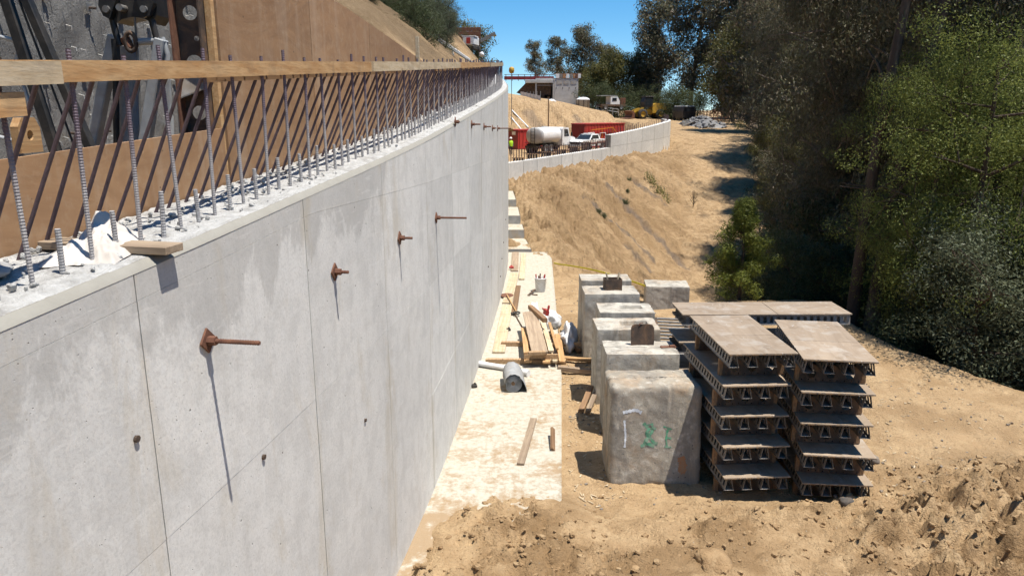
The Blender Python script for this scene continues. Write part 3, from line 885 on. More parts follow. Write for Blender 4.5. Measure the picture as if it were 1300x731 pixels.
    while y < 25.6:
        z = float(coping(y)); x0 = float(wallx(y)) - .615 + rr.uniform(-.015, .015); x1 = float(wallx(y)) - .235
        h = float(railz(y)) - .03 - z
        v = Vector((x1 - x0, rr.uniform(-.05, .05), h))
        link('inclined_rebar', inc, None, WALL, (x0, y + rr.uniform(-.025, .025), z), v.to_track_quat('Z', 'Y').to_euler(), (1, 1, v.length))
        y += .1715
    # ---- tie rods with plates and nuts
    plate = MB().box((.006, 0, 0), (.012, .10, .10), Matrix.Rotation(R(45), 3, 'X'), .002).mesh('plate')
    nut = MB().tube([(.012, 0, 0), (.055, 0, 0)], .026, 6, smooth=False).mesh('nut')
    def rodmesh(L):
        pts = []; rad = []; x = .0
        while x < L:
            for dx, q in ((0, 1), (.006, 1), (.008, 1.2), (.012, 1.2)):
                if x + dx < L: pts.append((x + dx, 0, 0)); rad.append(.0115 * q)
            x += .014
        pts.append((L, 0, 0)); rad.append(.0115)
        return MB().tube(pts, rad, 8, smooth=False).mesh('tie_rod')
    for (y, z, L) in ((3.72, CAMZ - 1.19, .30), (5.5, CAMZ - 1.21, .115), (7.25, CAMZ - 1.25, .135), (9.0, CAMZ - 1.30, .38),
                      (10.6, CAMZ - .18, .07), (12.4, CAMZ - .25, .15), (14.2, CAMZ - .33, .14), (15.9, CAMZ - .40, .09), (17.3, CAMZ - .44, .32),
                      (1.9, CAMZ - 1.17, .30)):
        n = nrm(y); p = Vector((float(wallx(y)), y, z)) + n * .003
        rod = link('tie_rod', rodmesh(L), M['rust'], WALL, p, (0, 0, math.atan2(n.y, n.x)))
        link('plate', plate, M['rust'], rod, rot=(rr.uniform(-.2, .2), 0, 0)); link('nut', nut, M['rust'], rod)
    # cut-off tie stubs low on the wall
    for (y, z) in ((14.8, 1.55), (18.0, .62), (18.6, .95), (19.3, 1.25), (20.4, 1.7), (3.1, 3.24), (4.2, 2.6), (6.0, 2.05)):
        n = nrm(y); p = Vector((float(wallx(y)), y, z))
        mb = MB().tube([(-.01, 0, 0), (.015, 0, 0)], .017, 8, smooth=False)
        mb.build('tie_stub', M['rust_dark'], WALL, p, (0, 0, math.atan2(n.y, n.x)))
wall()

# ---------------------------------------------------------------- timber rail tied to the bars
def rail():
    rr = random.Random(5)
    for (y0, y1, off, dz, m, lab) in (
        (-1.2, 3.12, .135, -.004, 'lumber_pale', 'pale splintered rail board overlapping the near end of the rail'),
        (1.1, 2.93, .150, -.118, 'lumber', 'short lower rail board at the left picture edge'),
        (2.15, 7.4, .172, 0, 'lumber', 'orange-brown rail board nailed along the nearest rebar tops'),
        (7.1, 12.2, .150, .002, 'lumber_pale', 'second rail board along the rebar tops, with a grey splice'),
        (11.9, 17.4, .172, .0, 'lumber', 'third rail board along the rebar tops, midway down the wall'),
        (17.2, 22.6, .150, .0, 'lumber_pale', 'farthest rail board along the rebar tops')):
        ys = np.linspace(y0, y1, 8); mb = MB()
        V = []
        for y in ys:
            x = float(wallx(y)) - off; z = float(railz(y)) + dz
            V += [(x - .019, y, z - .089), (x + .019, y, z - .089), (x + .019, y, z), (x - .019, y, z)]
        F = []
        for i in range(len(ys) - 1):
            for j in range(4):
                a = i * 4 + j; b = i * 4 + (j + 1) % 4
                F.append((a, b, b + 4, a + 4))
        n = len(V) - 4
        F += [(3, 2, 1, 0), (n, n + 1, n + 2, n + 3)]
        mb.add(V, F)
        o = mb.build('rail_board', M[m])
        tag(o, lab, 'board', 'timber rail along the wall top')
    for (y0, y1, lab) in ((4.4, 8.5, 'dark backing board behind the near end of the rail'), (10.6, 16.5, 'dark backing board behind the far half of the rail')):
        mb = MB(); 
        a = (float(wallx(y0)) - .265, y0, float(railz(y0)) - .075); b = (float(wallx(y1)) - .265, y1, float(railz(y1)) - .075)
        mb.bar(a, b, .038, .089)
        tag(mb.build('backing_board', M['lumber_dark']), lab, 'board', 'timber rail along the wall top')
rail()

# ---------------------------------------------------------------- plywood form behind the wall
def back_form():
    rr = random.Random(8)
    root = empty('back_form', (0, 0, 0), 0, 'brown plywood back form rising behind the rebar, with studs and clips', 'formwork')
    def px(y): return float(wallx(y)) - WT - .03
    def sheet(y0, y1, zb, z0, z1, gap=.006):
        seg = 5; mb = MB(); V = []
        for y in np.linspace(y0 + gap, y1 - gap, seg + 1):
            x = px(y); t = (y - y0) / (y1 - y0)
            V += [(x - .02, y, float(coping(y)) + zb), (x, y, float(coping(y)) + zb), (x, y, z0 + (z1 - z0) * t), (x - .02, y, z0 + (z1 - z0) * t)]
        F = []
        for i in range(seg):
            for j in range(4):
                a = i * 4 + j; b = i * 4 + (j + 1) % 4
                F.append((a, b, b + 4, a + 4))
        n = len(V) - 4; F += [(3, 2, 1, 0), (n, n + 1, n + 2, n + 3)]
        mb.add(V, F)
        return mb.build('plywood_sheet', M['form_ply'], root)
    for (y0, y1) in ((-1.2, .8), (.8, 2.3), (2.3, 5.46)):
        sheet(y0, y1, -.04, float(coping(y0)) + .46, float(coping(y1)) + .40)
    tops = lambda y: CAMZ + float(np.interp(y, [5.3, 7.75, 11.9, 13, 15], [1.30, 1.05, .745, .66, .5]))
    js = [5.5, 7.16, 9.0, 10.62, 12.3, 14.1]
    for a, b in zip(js[:-1], js[1:]):
        sheet(a, b, -.04, tops(a), tops(b))
    for a, b in ((14.1, 17), (17, 20.5), (20.5, 24)):
        sheet(a, b, -.04, float(railz(a)) - .01, float(railz(b)) - .01)
    mb = MB(); mb.box((px(5.46) - .03, 5.465, 5.15), (.05, .055, 2.6), None, .003)
    mb.build('stud', M['lumber'], root)
    mb = MB(); mb.box((px(11.6) + .03, 11.6, 5.2), (.05, .07, 1.1), None, .003)
    mb.build('stud', M['lumber_pale'], root)
    # timber clips on the low sheet
    for (y, w) in ((2.66, .19), (3.72, .17)):
        z0 = float(coping(y)) + .44; x = px(y) - .045
        n = 22; mb = MB(); out = []; h = .17
        for (a, b) in ((-w / 2, 0), (w / 2, 0), (w / 2, h * .7), (w * .3, h), (-w * .3, h), (-w / 2, h * .75)): out.append((a, b))
        ring = [(.025 * math.cos(2 * math.pi * i / 12), .085 + .025 * math.sin(2 * math.pi * i / 12)) for i in range(12)]
        bm = bmesh.new()
        o1 = [bm.verts.new((0, p[0], p[1])) for p in out]; r1 = [bm.verts.new((0, p[0], p[1])) for p in ring]
        es = [bm.edges.new((o1[i], o1[(i + 1) % 6])) for i in range(6)] + [bm.edges.new((r1[i], r1[(i + 1) % 12])) for i in range(12)]
        bmesh.ops.triangle_fill(bm, use_beauty=True, edges=es)
        g = bmesh.ops.extrude_face_region(bm, geom=bm.faces[:])
        for v in g['geom']:
            if isinstance(v, bmesh.types.BMVert): v.co.x -= .04
        bmesh.ops.recalc_face_normals(bm, faces=bm.faces)
        me = bpy.data.meshes.new('timber_clip'); bm.to_mesh(me); bm.free()
        link('timber_clip', me, M['lumber'], root, (x, y, z0))
    # steel channel with punched holes at the end of the tall sheets
    def channel(x, y, z0, z1, parent):
        w = .20; mb = MB()
        zz = z0; step = .34
        bm = bmesh.new()
        outer = [(-w / 2, z0), (w / 2, z0), (w / 2, z1), (-w / 2, z1)]
        ov = [bm.verts.new((p[0], 0, p[1])) for p in outer]
        es = [bm.edges.new((ov[i], ov[(i + 1) % 4])) for i in range(4)]
        k = 0; zc = z0 + .25
        while zc < z1 - .12:
            r = (.06, .018, .05, .018)[k % 4]; n = 14
            rv = [bm.verts.new((r * math.cos(2 * math.pi * i / n) + (.03 if k % 4 == 1 else 0), 0, zc + r * math.sin(2 * math.pi * i / n))) for i in range(n)]
            es += [bm.edges.new((rv[i], rv[(i + 1) % n])) for i in range(n)]
            zc += .17; k += 1
        bmesh.ops.triangle_fill(bm, use_beauty=True, edges=es)
        me = bpy.data.meshes.new('steel_channel'); bm.to_mesh(me); bm.free()
        o = link('steel_channel', me, M['rust_dark'], parent, (x, y, 0))
        for s in (-1, 1):
            f = MB(); f.box((s * w / 2, -.05, (z0 + z1) / 2), (.012, .11, z1 - z0))
            f.build('flange', M['rust'] if s < 0 else M['rust_dark'], o)
        for z in (4.86, 5.75):
            g = MB()
            g.add([(-w * .42, -.02, z + .05), (w * .42, -.02, z + .11), (w * .42, -.09, z - .02), (-w * .42, -.09, z - .08),
                   (-w * .42, -.02, z + .04), (w * .42, -.02, z + .10), (w * .42, -.09, z - .03), (-w * .42, -.09, z - .09)],
                  [(0, 1, 2, 3), (7, 6, 5, 4), (0, 3, 7, 4), (1, 5, 6, 2), (2, 6, 7, 3), (0, 4, 5, 1)])
            g.build('gusset', M['galv'], o)
        return o
    channel(px(5.46) - .165, 5.46, 3.4, 6.6, root)
back_form()

# ---------------------------------------------------------------- shotcrete face of the cut
def shotcrete():
    root = empty('shotcrete_wall', (-6.5, 12, 2.3), 0, 'dark grey rough shotcrete face behind the machine at upper left', 'shotcrete wall')
    ys = np.arange(-3, 17.6, .09); zs = np.arange(1.6, 10.4, .09)
    Y, Z = np.meshgrid(ys, zs, indexing='ij')
    X = -6.5 + .07 * fbm(Y * .8, Z * .8, 101, 4) + .035 * fbm(Y * 5, Z * 3, 102, 3) - (Z - 2) * .03
    V = np.stack([X + 6.5, Y - 12, Z - 2.3], -1).reshape(-1, 3)
    link('shotcrete_face', grid_mesh('shotcrete_face', V, len(ys), len(zs)), M['shotcrete'], root)
    V2 = [(-6.5, 17.5, 1.6), (-6.5, 17.5, 10.4), (-9, 17.5, 10.4), (-9, 17.5, 1.6)]
    MB((-6.5, 12, 2.3)).add(V2, [(0, 1, 2, 3)])
    rr = random.Random(4)
    plate = MB().box((.01, 0, 0), (.02, .13, .13), None, .003).mesh('nail_plate'); plate.materials.append(M['steel'])
    nub = MB().tube([(0, 0, 0), (.12, 0, -.01)], .02, 6).mesh('nail_end'); nub.materials.append(M['rust_dark'])
    for i in range(9):
        for j in range(5):
            y = 8.6 + i * 1.05 + rr.uniform(-.06, .06) + (j % 2) * .3; z = 3.4 + j * .95 + rr.uniform(-.05, .05)
            x = .06 - (z - 2) * .03
            p = link('nail_plate', plate, None, root, (x, y - 12, z - 2.3), (rr.uniform(-.3, .3), 0, 0))
            link('nail_end', nub, None, p)
    # small bent wires sticking out in rows
    w = MB()
    for i in range(36):
        for j in range(18):
            if rr.random() < .45: continue
            y = 8.2 + i * .25 + rr.uniform(-.04, .04); z = 3.0 + j * .32 + rr.uniform(-.04, .04)
            x = -6.45 - (z - 2) * .03
            w.tube([(x, y, z), (x + .07, y + rr.uniform(-.03, .03), z - .02), (x + .08, y, z - .07)], .006, 4, smooth=False)
    w.v = [(a + 6.5, b - 12, c - 2.3) for a, b, c in w.v]
    o = w.build('wire_pins', M['steel'], root); o['kind'] = 'stuff'
shotcrete()
# ================================================================ things on the site
def gz(x, y): return float(height(np.array(float(x)), np.array(float(y))))

def rough_block(name, w, d, h, seed, n=20, r=.05, amp=.012, recess=None, chips=.5, skew=0.0):
    """weathered cast block standing on z=0, edges worn and chipped"""
    rs = np.random.default_rng(seed)
    bm = bmesh.new()
    bmesh.ops.create_cube(bm, size=2)
    bmesh.ops.subdivide_edges(bm, edges=bm.edges[:], cuts=n, use_grid_fill=True)
    co = np.array([v.co[:] for v in bm.verts])
    half = np.array([w / 2, d / 2, h / 2])
    P = co * half
    rv = r * (.55 + 1.1 * chips * np.clip(fbm(P[:, 0] * 4 + P[:, 2] * 3 + seed, P[:, 1] * 4 - P[:, 2] * 2.3, seed, 3) + .35, 0, 1.4))
    inner = np.clip(P, -(half - rv[:, None]), half - rv[:, None])
    dv = P - inner; L = np.linalg.norm(dv, axis=1, keepdims=True)
    nrm = np.where(L > 1e-6, dv / np.maximum(L, 1e-6), 0)
    P = inner + nrm * rv[:, None]
    nz = fbm(P[:, 0] * 5 + seed * 1.3 + P[:, 2] * 1.7, P[:, 1] * 3 + P[:, 2] * 2.9, seed + 5, 4)
    P = P * (1 + amp * nz[:, None] / np.maximum(half, .2)[None, :])
    hf = fbm(P[:, 0] * 17 + P[:, 2] * 9, P[:, 1] * 17 + P[:, 2] * 13, seed + 9, 3)
    if n > 15: P = P + nrm * (hf * .003)[:, None] + np.sign(co) * (np.abs(co) > .999) * (hf * min(.012, amp * .8))[:, None]
    P[:, 2] += h / 2
    P[:, 0] += skew * P[:, 2]
    if recess:
        rx, ry, rw, rd, dep = recess
        m = (np.abs(P[:, 0] - rx) < rw / 2) & (np.abs(P[:, 1] - ry) < rd / 2) & (P[:, 2] > h * .9)
        P[m, 2] -= dep
    for v, p in zip(bm.verts, P): v.co = p
    bmesh.ops.recalc_face_normals(bm, faces=bm.faces)
    me = bpy.data.meshes.new(name); bm.to_mesh(me); bm.free()
    for p in me.polygons: p.use_smooth = True
    if n > 15: me.set_sharp_from_angle(angle=R(38))
    return me

def blocks():
    spec = [  # x0, x1, yfront, depth, ztop, recess, rot, label
        (1.27, 2.47, 8.86, .72, 1.22, None, .02, 'big rough ballast block with green paint marks on its face', 34, .085, .008),
        (1.39, 2.47, 10.24, .68, 1.20, None, -.01, 'concrete block carrying the upright rusty plate, behind the green-marked block', 26, .016, .007),
        (1.39, 2.43, 11.52, .70, 1.20, (.12, .02, .42, .20, .09), .015, 'third concrete block of the row, with a recess in its top', 26, .016, .007),
        (1.57, 2.56, 12.65, .70, 1.17, (.10, .02, .38, .20, .08), -.015, 'fourth concrete block of the row, recessed top, set slightly right', 26, .016, .007),
        (1.41, 2.48, 13.85, .72, 1.21, None, .01, 'fifth concrete block of the row, carrying the rusty box', 26, .016, .007),
        (1.45, 2.50, 14.95, .66, 1.22, None, .0, 'farthest block of the row, half hidden behind the rusty box', 22, .016, .007),
        (3.33, 4.38, 17.5, .75, .47, None, -.10, 'low lone concrete block where the yellow tape ends', 22, .014, .006)]
    obs = []
    for i, (x0, x1, yf, dp, zt, rec, rz, lab, n, r, amp) in enumerate(spec):
        h = zt + .14
        me = rough_block('concrete_block', x1 - x0, dp, h, 30 + i, n, r, amp, rec, .6)
        if i < 2:
            for v in me.vertices: v.co.y += (.10, .06)[i] * (v.co.z - h * .5) * (1 if v.co.y < 0 else .3)
        o = link('concrete_block', me, M['block_dark' if i == 0 else 'block'], None, ((x0 + x1) / 2, yf + dp / 2, -.14), (0, 0, rz))
        tag(o, lab, 'concrete block', 'ballast blocks beside the footing')
        obs.append(o)
    # painted marks on the face of the near block (thin coats lying on the surface)
    b = obs[0]; fy = -.36
    dg = bpy.context.evaluated_depsgraph_get()
    from mathutils.bvhtree import BVHTree
    bm = bmesh.new(); bm.from_mesh(b.data); tree = BVHTree.FromBMesh(bm)
    def ribbon(name, pts, w, m, seed):
        rs = random.Random(seed); mb = MB(); V = []; 
        dense = []
        for (a, c) in zip(pts[:-1], pts[1:]):
            for k in range(10): dense.append((a[0] + (c[0] - a[0]) * k / 10, a[1] + (c[1] - a[1]) * k / 10))
        dense.append(pts[-1])
        for i, (x, z) in enumerate(dense):
            j = min(i + 1, len(dense) - 1); k = max(i - 1, 0)
            tx, tz = dense[j][0] - dense[k][0], dense[j][1] - dense[k][1]; L = math.hypot(tx, tz) or 1
            ww = w * rs.uniform(.55, 1.15) / 2
            for s in (-1, 1):
                px, pz = x - s * tz / L * ww, z + s * tx / L * ww
                hit = tree.ray_cast(Vector((px, -2, pz)), Vector((0, 1, 0)))[0]
                V.append((px, (hit.y if hit else fy) - .004, pz))
        F = [(2 * i, 2 * i + 1, 2 * i + 3, 2 * i + 2) for i in range(len(dense) - 1)]
        mb.add(V, F); mb.build(name, m, b)
    g = M['green_paint']
    ribbon('paint_mark', [(-.17, .88), (-.10, .80), (-.13, .74), (-.03, .62), (.02, .60)], .05, g, 1)
    ribbon('paint_mark', [(-.02, .82), (-.10, .70), (-.16, .60)], .045, g, 2)
    ribbon('paint_mark', [(-.20, .57), (-.10, .60), (-.02, .57)], .05, g, 3)
    ribbon('paint_mark', [(-.15, .84), (-.05, .87), (-.06, .80)], .03, g, 13)
    ribbon('paint_mark', [(.09, .83), (.20, .79)], .03, g, 4)
    ribbon('paint_mark', [(.15, .80), (.13, .66), (.15, .54)], .028, g, 5)
    ribbon('paint_mark', [(.14, .68), (.20, .67)], .03, g, 6)
    ribbon('paint_mark', [(.11, .56), (.20, .55)], .03, g, 7)
    ribbon('chalk_mark', [(-.42, .92), (-.40, .70), (-.41, .55)], .03, M['white_paint'], 8)
    ribbon('chalk_mark', [(-.44, 1.02), (-.28, 1.06), (-.20, 1.02)], .05, M['white_paint'], 9)
    ribbon('rust_stain', [(.33, .42), (.36, .33), (.34, .25), (.40, .22)], .11, M['orange_stain'], 10)
    bm.free()
    # upright rusty plate on the second block
    poly = [(-.175, 0), (.175, 0), (.175, .27), (.15, .315), (.10, .33), (-.12, .33), (-.16, .31), (-.175, .27)]
    mb = MB().prism(poly, 1, -.015, .015)
    o = mb.build('steel_plate', M['rust_dark'], None, (1.99, 10.72, 1.19), (R(-6), 0, R(3)))
    tag(o, 'rusty round-shouldered steel plate standing on a concrete block', 'steel plate')
    MB().tube([(-.06, -.02, .30), (-.05, -.03, .35), (.0, -.02, .35)], .008, 5).build('lifting_hook', M['rust'], o)
    # rusty box with two pale stakes on the fifth block
    o = empty('rusty_box', (2.0, 14.25, 1.2), R(4), 'small rusty open box with two pale stakes, on the fifth block', 'box')
    mb = MB()
    for (c, d) in (((0, -.11, .115), (.34, .015, .23)), ((0, .11, .115), (.34, .015, .23)), ((-.165, 0, .115), (.015, .205, .23)), ((.165, 0, .115), (.015, .205, .23))):
        mb.box(c, d, None, .002)
    mb.build('box_shell', M['rust_dark'], o)
    for s in (-1, 1): MB().bar((s * .07, 0, .05), (s * .13, .02, .34), .022, .03).build('stake', M['lumber_pale'], o)
    # flat steel bracket lying on the second block
    o = MB().box((0, 0, .012), (.24, .07, .02), None, .004).box((.06, .0, .028), (.09, .05, .02), None, .004).build('steel_bracket', M['rust'], None, (2.36, 10.6, 1.195), (0, 0, .1))
    tag(o, 'flat rusty bracket lying beside the upright plate', 'bracket')
blocks()

# ---------------------------------------------------------------- stacked form panels
def punched(L, H, holes, name):
    bm = bmesh.new()
    ov = [bm.verts.new(p) for p in ((-L / 2, 0, 0), (L / 2, 0, 0), (L / 2, 0, H), (-L / 2, 0, H))]
    es = [bm.edges.new((ov[i], ov[(i + 1) % 4])) for i in range(4)]
    for (cx, cz, r) in holes:
        n = 14 if r > .03 else 8
        rv = [bm.verts.new((cx + r * math.cos(2 * math.pi * i / n), 0, cz + r * math.sin(2 * math.pi * i / n))) for i in range(n)]
        es += [bm.edges.new((rv[i], rv[(i + 1) % n])) for i in range(n)]
    bmesh.ops.triangle_fill(bm, use_beauty=True, edges=es)
    g = bmesh.ops.extrude_face_region(bm, geom=bm.faces[:])
    for v in g['geom']:
        if isinstance(v, bmesh.types.BMVert): v.co.y += .008
    bmesh.ops.recalc_face_normals(bm, faces=bm.faces)
    me = bpy.data.meshes.new(name); bm.to_mesh(me); bm.free()
    return me

def panel_proto(W, L, tag_name='stacked_form'):
    """plywood deck on trapezoid joists (along y) on punched walers (across). origin: underside centre; front is -y"""
    H = .394; jh = .155; wh = H - .019 - jh
    rr = random.Random(int(W * 100 + L * 10))
    root = empty(tag_name, (0, 0, 0))
    top = H
    cut = -L * .06
    sheets = []
    for (a, b) in ((-L / 2, cut - .004), (cut + .004, L / 2)):
        mb = MB(); mb.box((0, (a + b) / 2, top - .0095), (W, b - a, .019), None, .0015)
        sheets.append(mb.build('plywood_sheet', M['grey_ply'], root))
    # worn raw edge along the front
    mb = MB(); x = -W / 2 + .01
    while x < W / 2 - .05:
        w = rr.uniform(.02, .09)
        if rr.random() < .6: mb.box((min(x + w / 2, W / 2 - .02), -L / 2 - .002, top - .012 - rr.uniform(0, .003)), (w, .006, .012))
        x += w + rr.uniform(.01, .06)
    mb.build('splintered_edge', M['ply_edge'], sheets[0])['kind'] = 'stuff'
    # slotted trapezoid joist
    t = .004; tw, bw = .028, .058
    mb = MB()
    z1 = top - .019; z0 = z1 - jh
    for s in (-1, 1):
        xt, xb = s * tw, s * bw
        def P(f): return xt + (xb - xt) * f, z1 - jh * f
        def strip(f0, f1, ya, yb, sh=0.0):
            (xa, za), (xb_, zb) = P(f0), P(f1)
            mb.add([(xa, ya, za), (xa, yb, za), (xb_, yb + sh, zb), (xb_, ya + sh, zb),
                    (xa - s * t, ya, za), (xa - s * t, yb, za), (xb_ - s * t, yb + sh, zb), (xb_ - s * t, ya + sh, zb)],
                   [(0, 1, 2, 3), (7, 6, 5, 4), (0, 4, 5, 1), (1, 5, 6, 2), (2, 6, 7, 3), (3, 7, 4, 0)])
        strip(0, .22, -L / 2 + .01, L / 2 - .01)
        strip(.78, 1, -L / 2 + .01, L / 2 - .01)
        n = int(round(L / .10))
        for i in range(n):
            y = -L / 2 + .01 + (L - .02) * i / n
            strip(.22, .78, y, y + .052, .0)
    mb.box((0, 0, z1 - .002), (2 * tw + .03, L - .02, .003))
    mb.box((0, 0, z0 + .002), (2 * bw + .012, L - .02, .004))
    jm = mb.mesh('joist'); jm.materials.append(M['galv'])
    k = 4
    for i in range(k):
        x = -W / 2 + .075 + (W - .15) * i / (k - 1)
        link('joist', jm, None, root, (x, 0, 0))
    # walers: punched channel with timber end blocks
    WL = W - .12
    holes = [(-WL * .31, wh * .46, .055), (0, wh * .46, .055), (WL * .31, wh * .46, .055)]
    for i in range(9):
        holes.append((-WL * .46 + WL * .92 * i / 8, wh * .12, .008))
    web = punched(WL, wh, holes, 'waler'); web.materials.append(M['rust_dark'])
    fl = MB()
    for z in (.004, wh - .004): fl.box((0, .035, z), (WL, .075, .008))
    flm = fl.mesh('flange'); flm.materials.append(M['rust_dark'])
    bl = MB().box((0, 0, wh / 2), (.05, .055, wh - .004), None, .003).mesh('end_block'); bl.materials.append(M['lumber_dark'])
    pin = MB().tube([(-.03, -.034, wh * .5), (-.03, -.02, wh * .5)], .016, 8).mesh('bolt')
    for y in (-L / 2 + .33, L / 2 - .36):
        w = link('waler', web, None, root, (0, y, 0))
        link('flange', flm, None, w)
        for s in (-1, 1): link('end_block', bl, None, w, (s * (WL / 2 + .028), .03, 0))
    return root

def stacks():
    rr = random.Random(21)
    pro = panel_proto(.84, 1.68)
    first = True
    gl = 'form panels in the two front stacks'
    names = ['topmost', 'second from top', 'middle', 'fourth from top', 'bottom']
    extra_l = ['sunlit plywood deck', 'shaded deck', 'shaded deck', 'shaded deck', 'resting on dirt']
    # left stack (front-left corner x, rotation) and right stack
    Lx = [2.577, 2.535, 2.54, 2.59, 2.62]; Lz = [1.87, 1.472, 1.072, .672, .272]
    Rx = [3.42, 3.43, 3.46, 3.53, 3.57]; Rz = [1.85, 1.447, 1.045, .643, .24]
    for side in (0, 1):
        for i in range(5):
            o = pro if first else copy_tree(pro)
            first = False
            rz = (R(3.4) + rr.uniform(-.02, .02)) if side == 0 else (R(-6.6) + rr.uniform(-.025, .025))
            if side == 0: fx, fy, zt = Lx[i], 8.30 + rr.uniform(-.035, .03), Lz[i]
            else: fx, fy, zt = Rx[i], 8.21 + rr.uniform(-.035, .035), Rz[i]
            # centre from the front-left corner
            c, s_ = math.cos(rz), math.sin(rz)
            lx, ly = -.42, -.84
            o.location = (fx - (c * lx - s_ * ly), fy - (s_ * lx + c * ly), zt - .394)
            o.rotation_euler = (0, 0, rz)
            st = 'by the blocks' if side == 0 else 'by the trees'
            tag(o, f'{names[i]} form of the front stack {st}, {extra_l[i]}', 'form panel', gl)
    lp = panel_proto(.72, 2.55)
    lab = ['top long form panel of the rear stack, lying crosswise with a seam in its deck', 'second long form panel of the rear stack, under the top one',
           'third long form panel of the rear stack, in deep shade', 'lowest long form panel of the rear stack']
    for i in range(4):
        o = lp if i == 0 else copy_tree(lp)
        o.location = (3.80 + rr.uniform(-.02, .02), 10.95 + rr.uniform(-.02, .02), 1.72 - .394 - .43 * i)
        o.rotation_euler = (0, 0, R(90) + R(1.2))
        tag(o, lab[i], 'form panel', 'long form panels of the rear stack')
    # slatted steel rack between blocks and stack
    o = empty('slatted_rack', (2.98, 12.9, .62), R(-9), 'slatted steel rack between the block row and the panel stacks', 'rack')
    for s in (-1, 1): MB().box((s * .30, 0, .0), (.05, 2.3, .12), None, .003).build('side_rail', M['rust_dark'], o)
    for i in range(11):
        MB().box((0, -1.08 + i * .215, .055), (.58, .075, .03), None, .003).build('slat', M['galv'], o)
    for (x, y) in ((-.28, -1.0), (.28, -1.0), (-.28, 1.0), (.28, 1.0)):
        MB().box((x, y, -.42), (.07, .07, .72), None, .003).build('leg', M['rust_dark'], o)
stacks()

# ---------------------------------------------------------------- lumber and tools on the footing
def board(name, a, b, w, h, m, lab, cat='board', group=None, roll=0.0):
    c = (Vector(a) + Vector(b)) / 2
    d = Vector(b) - Vector(a); L = d.length
    mb = MB().box((0, 0, 0), (w, L, h), None, .003)
    o = mb.build(name, M[m], None, c)
    up = Vector((0, 0, 1))
    y = d.normalized(); x = y.cross(up).normalized(); z = x.cross(y)
    if roll:
        q = Matrix.Rotation(roll, 3, y); x = q @ x; z = q @ z
    o.rotation_euler = Matrix((x, y, z)).transposed().to_euler()
    return tag(o, lab, cat, group)

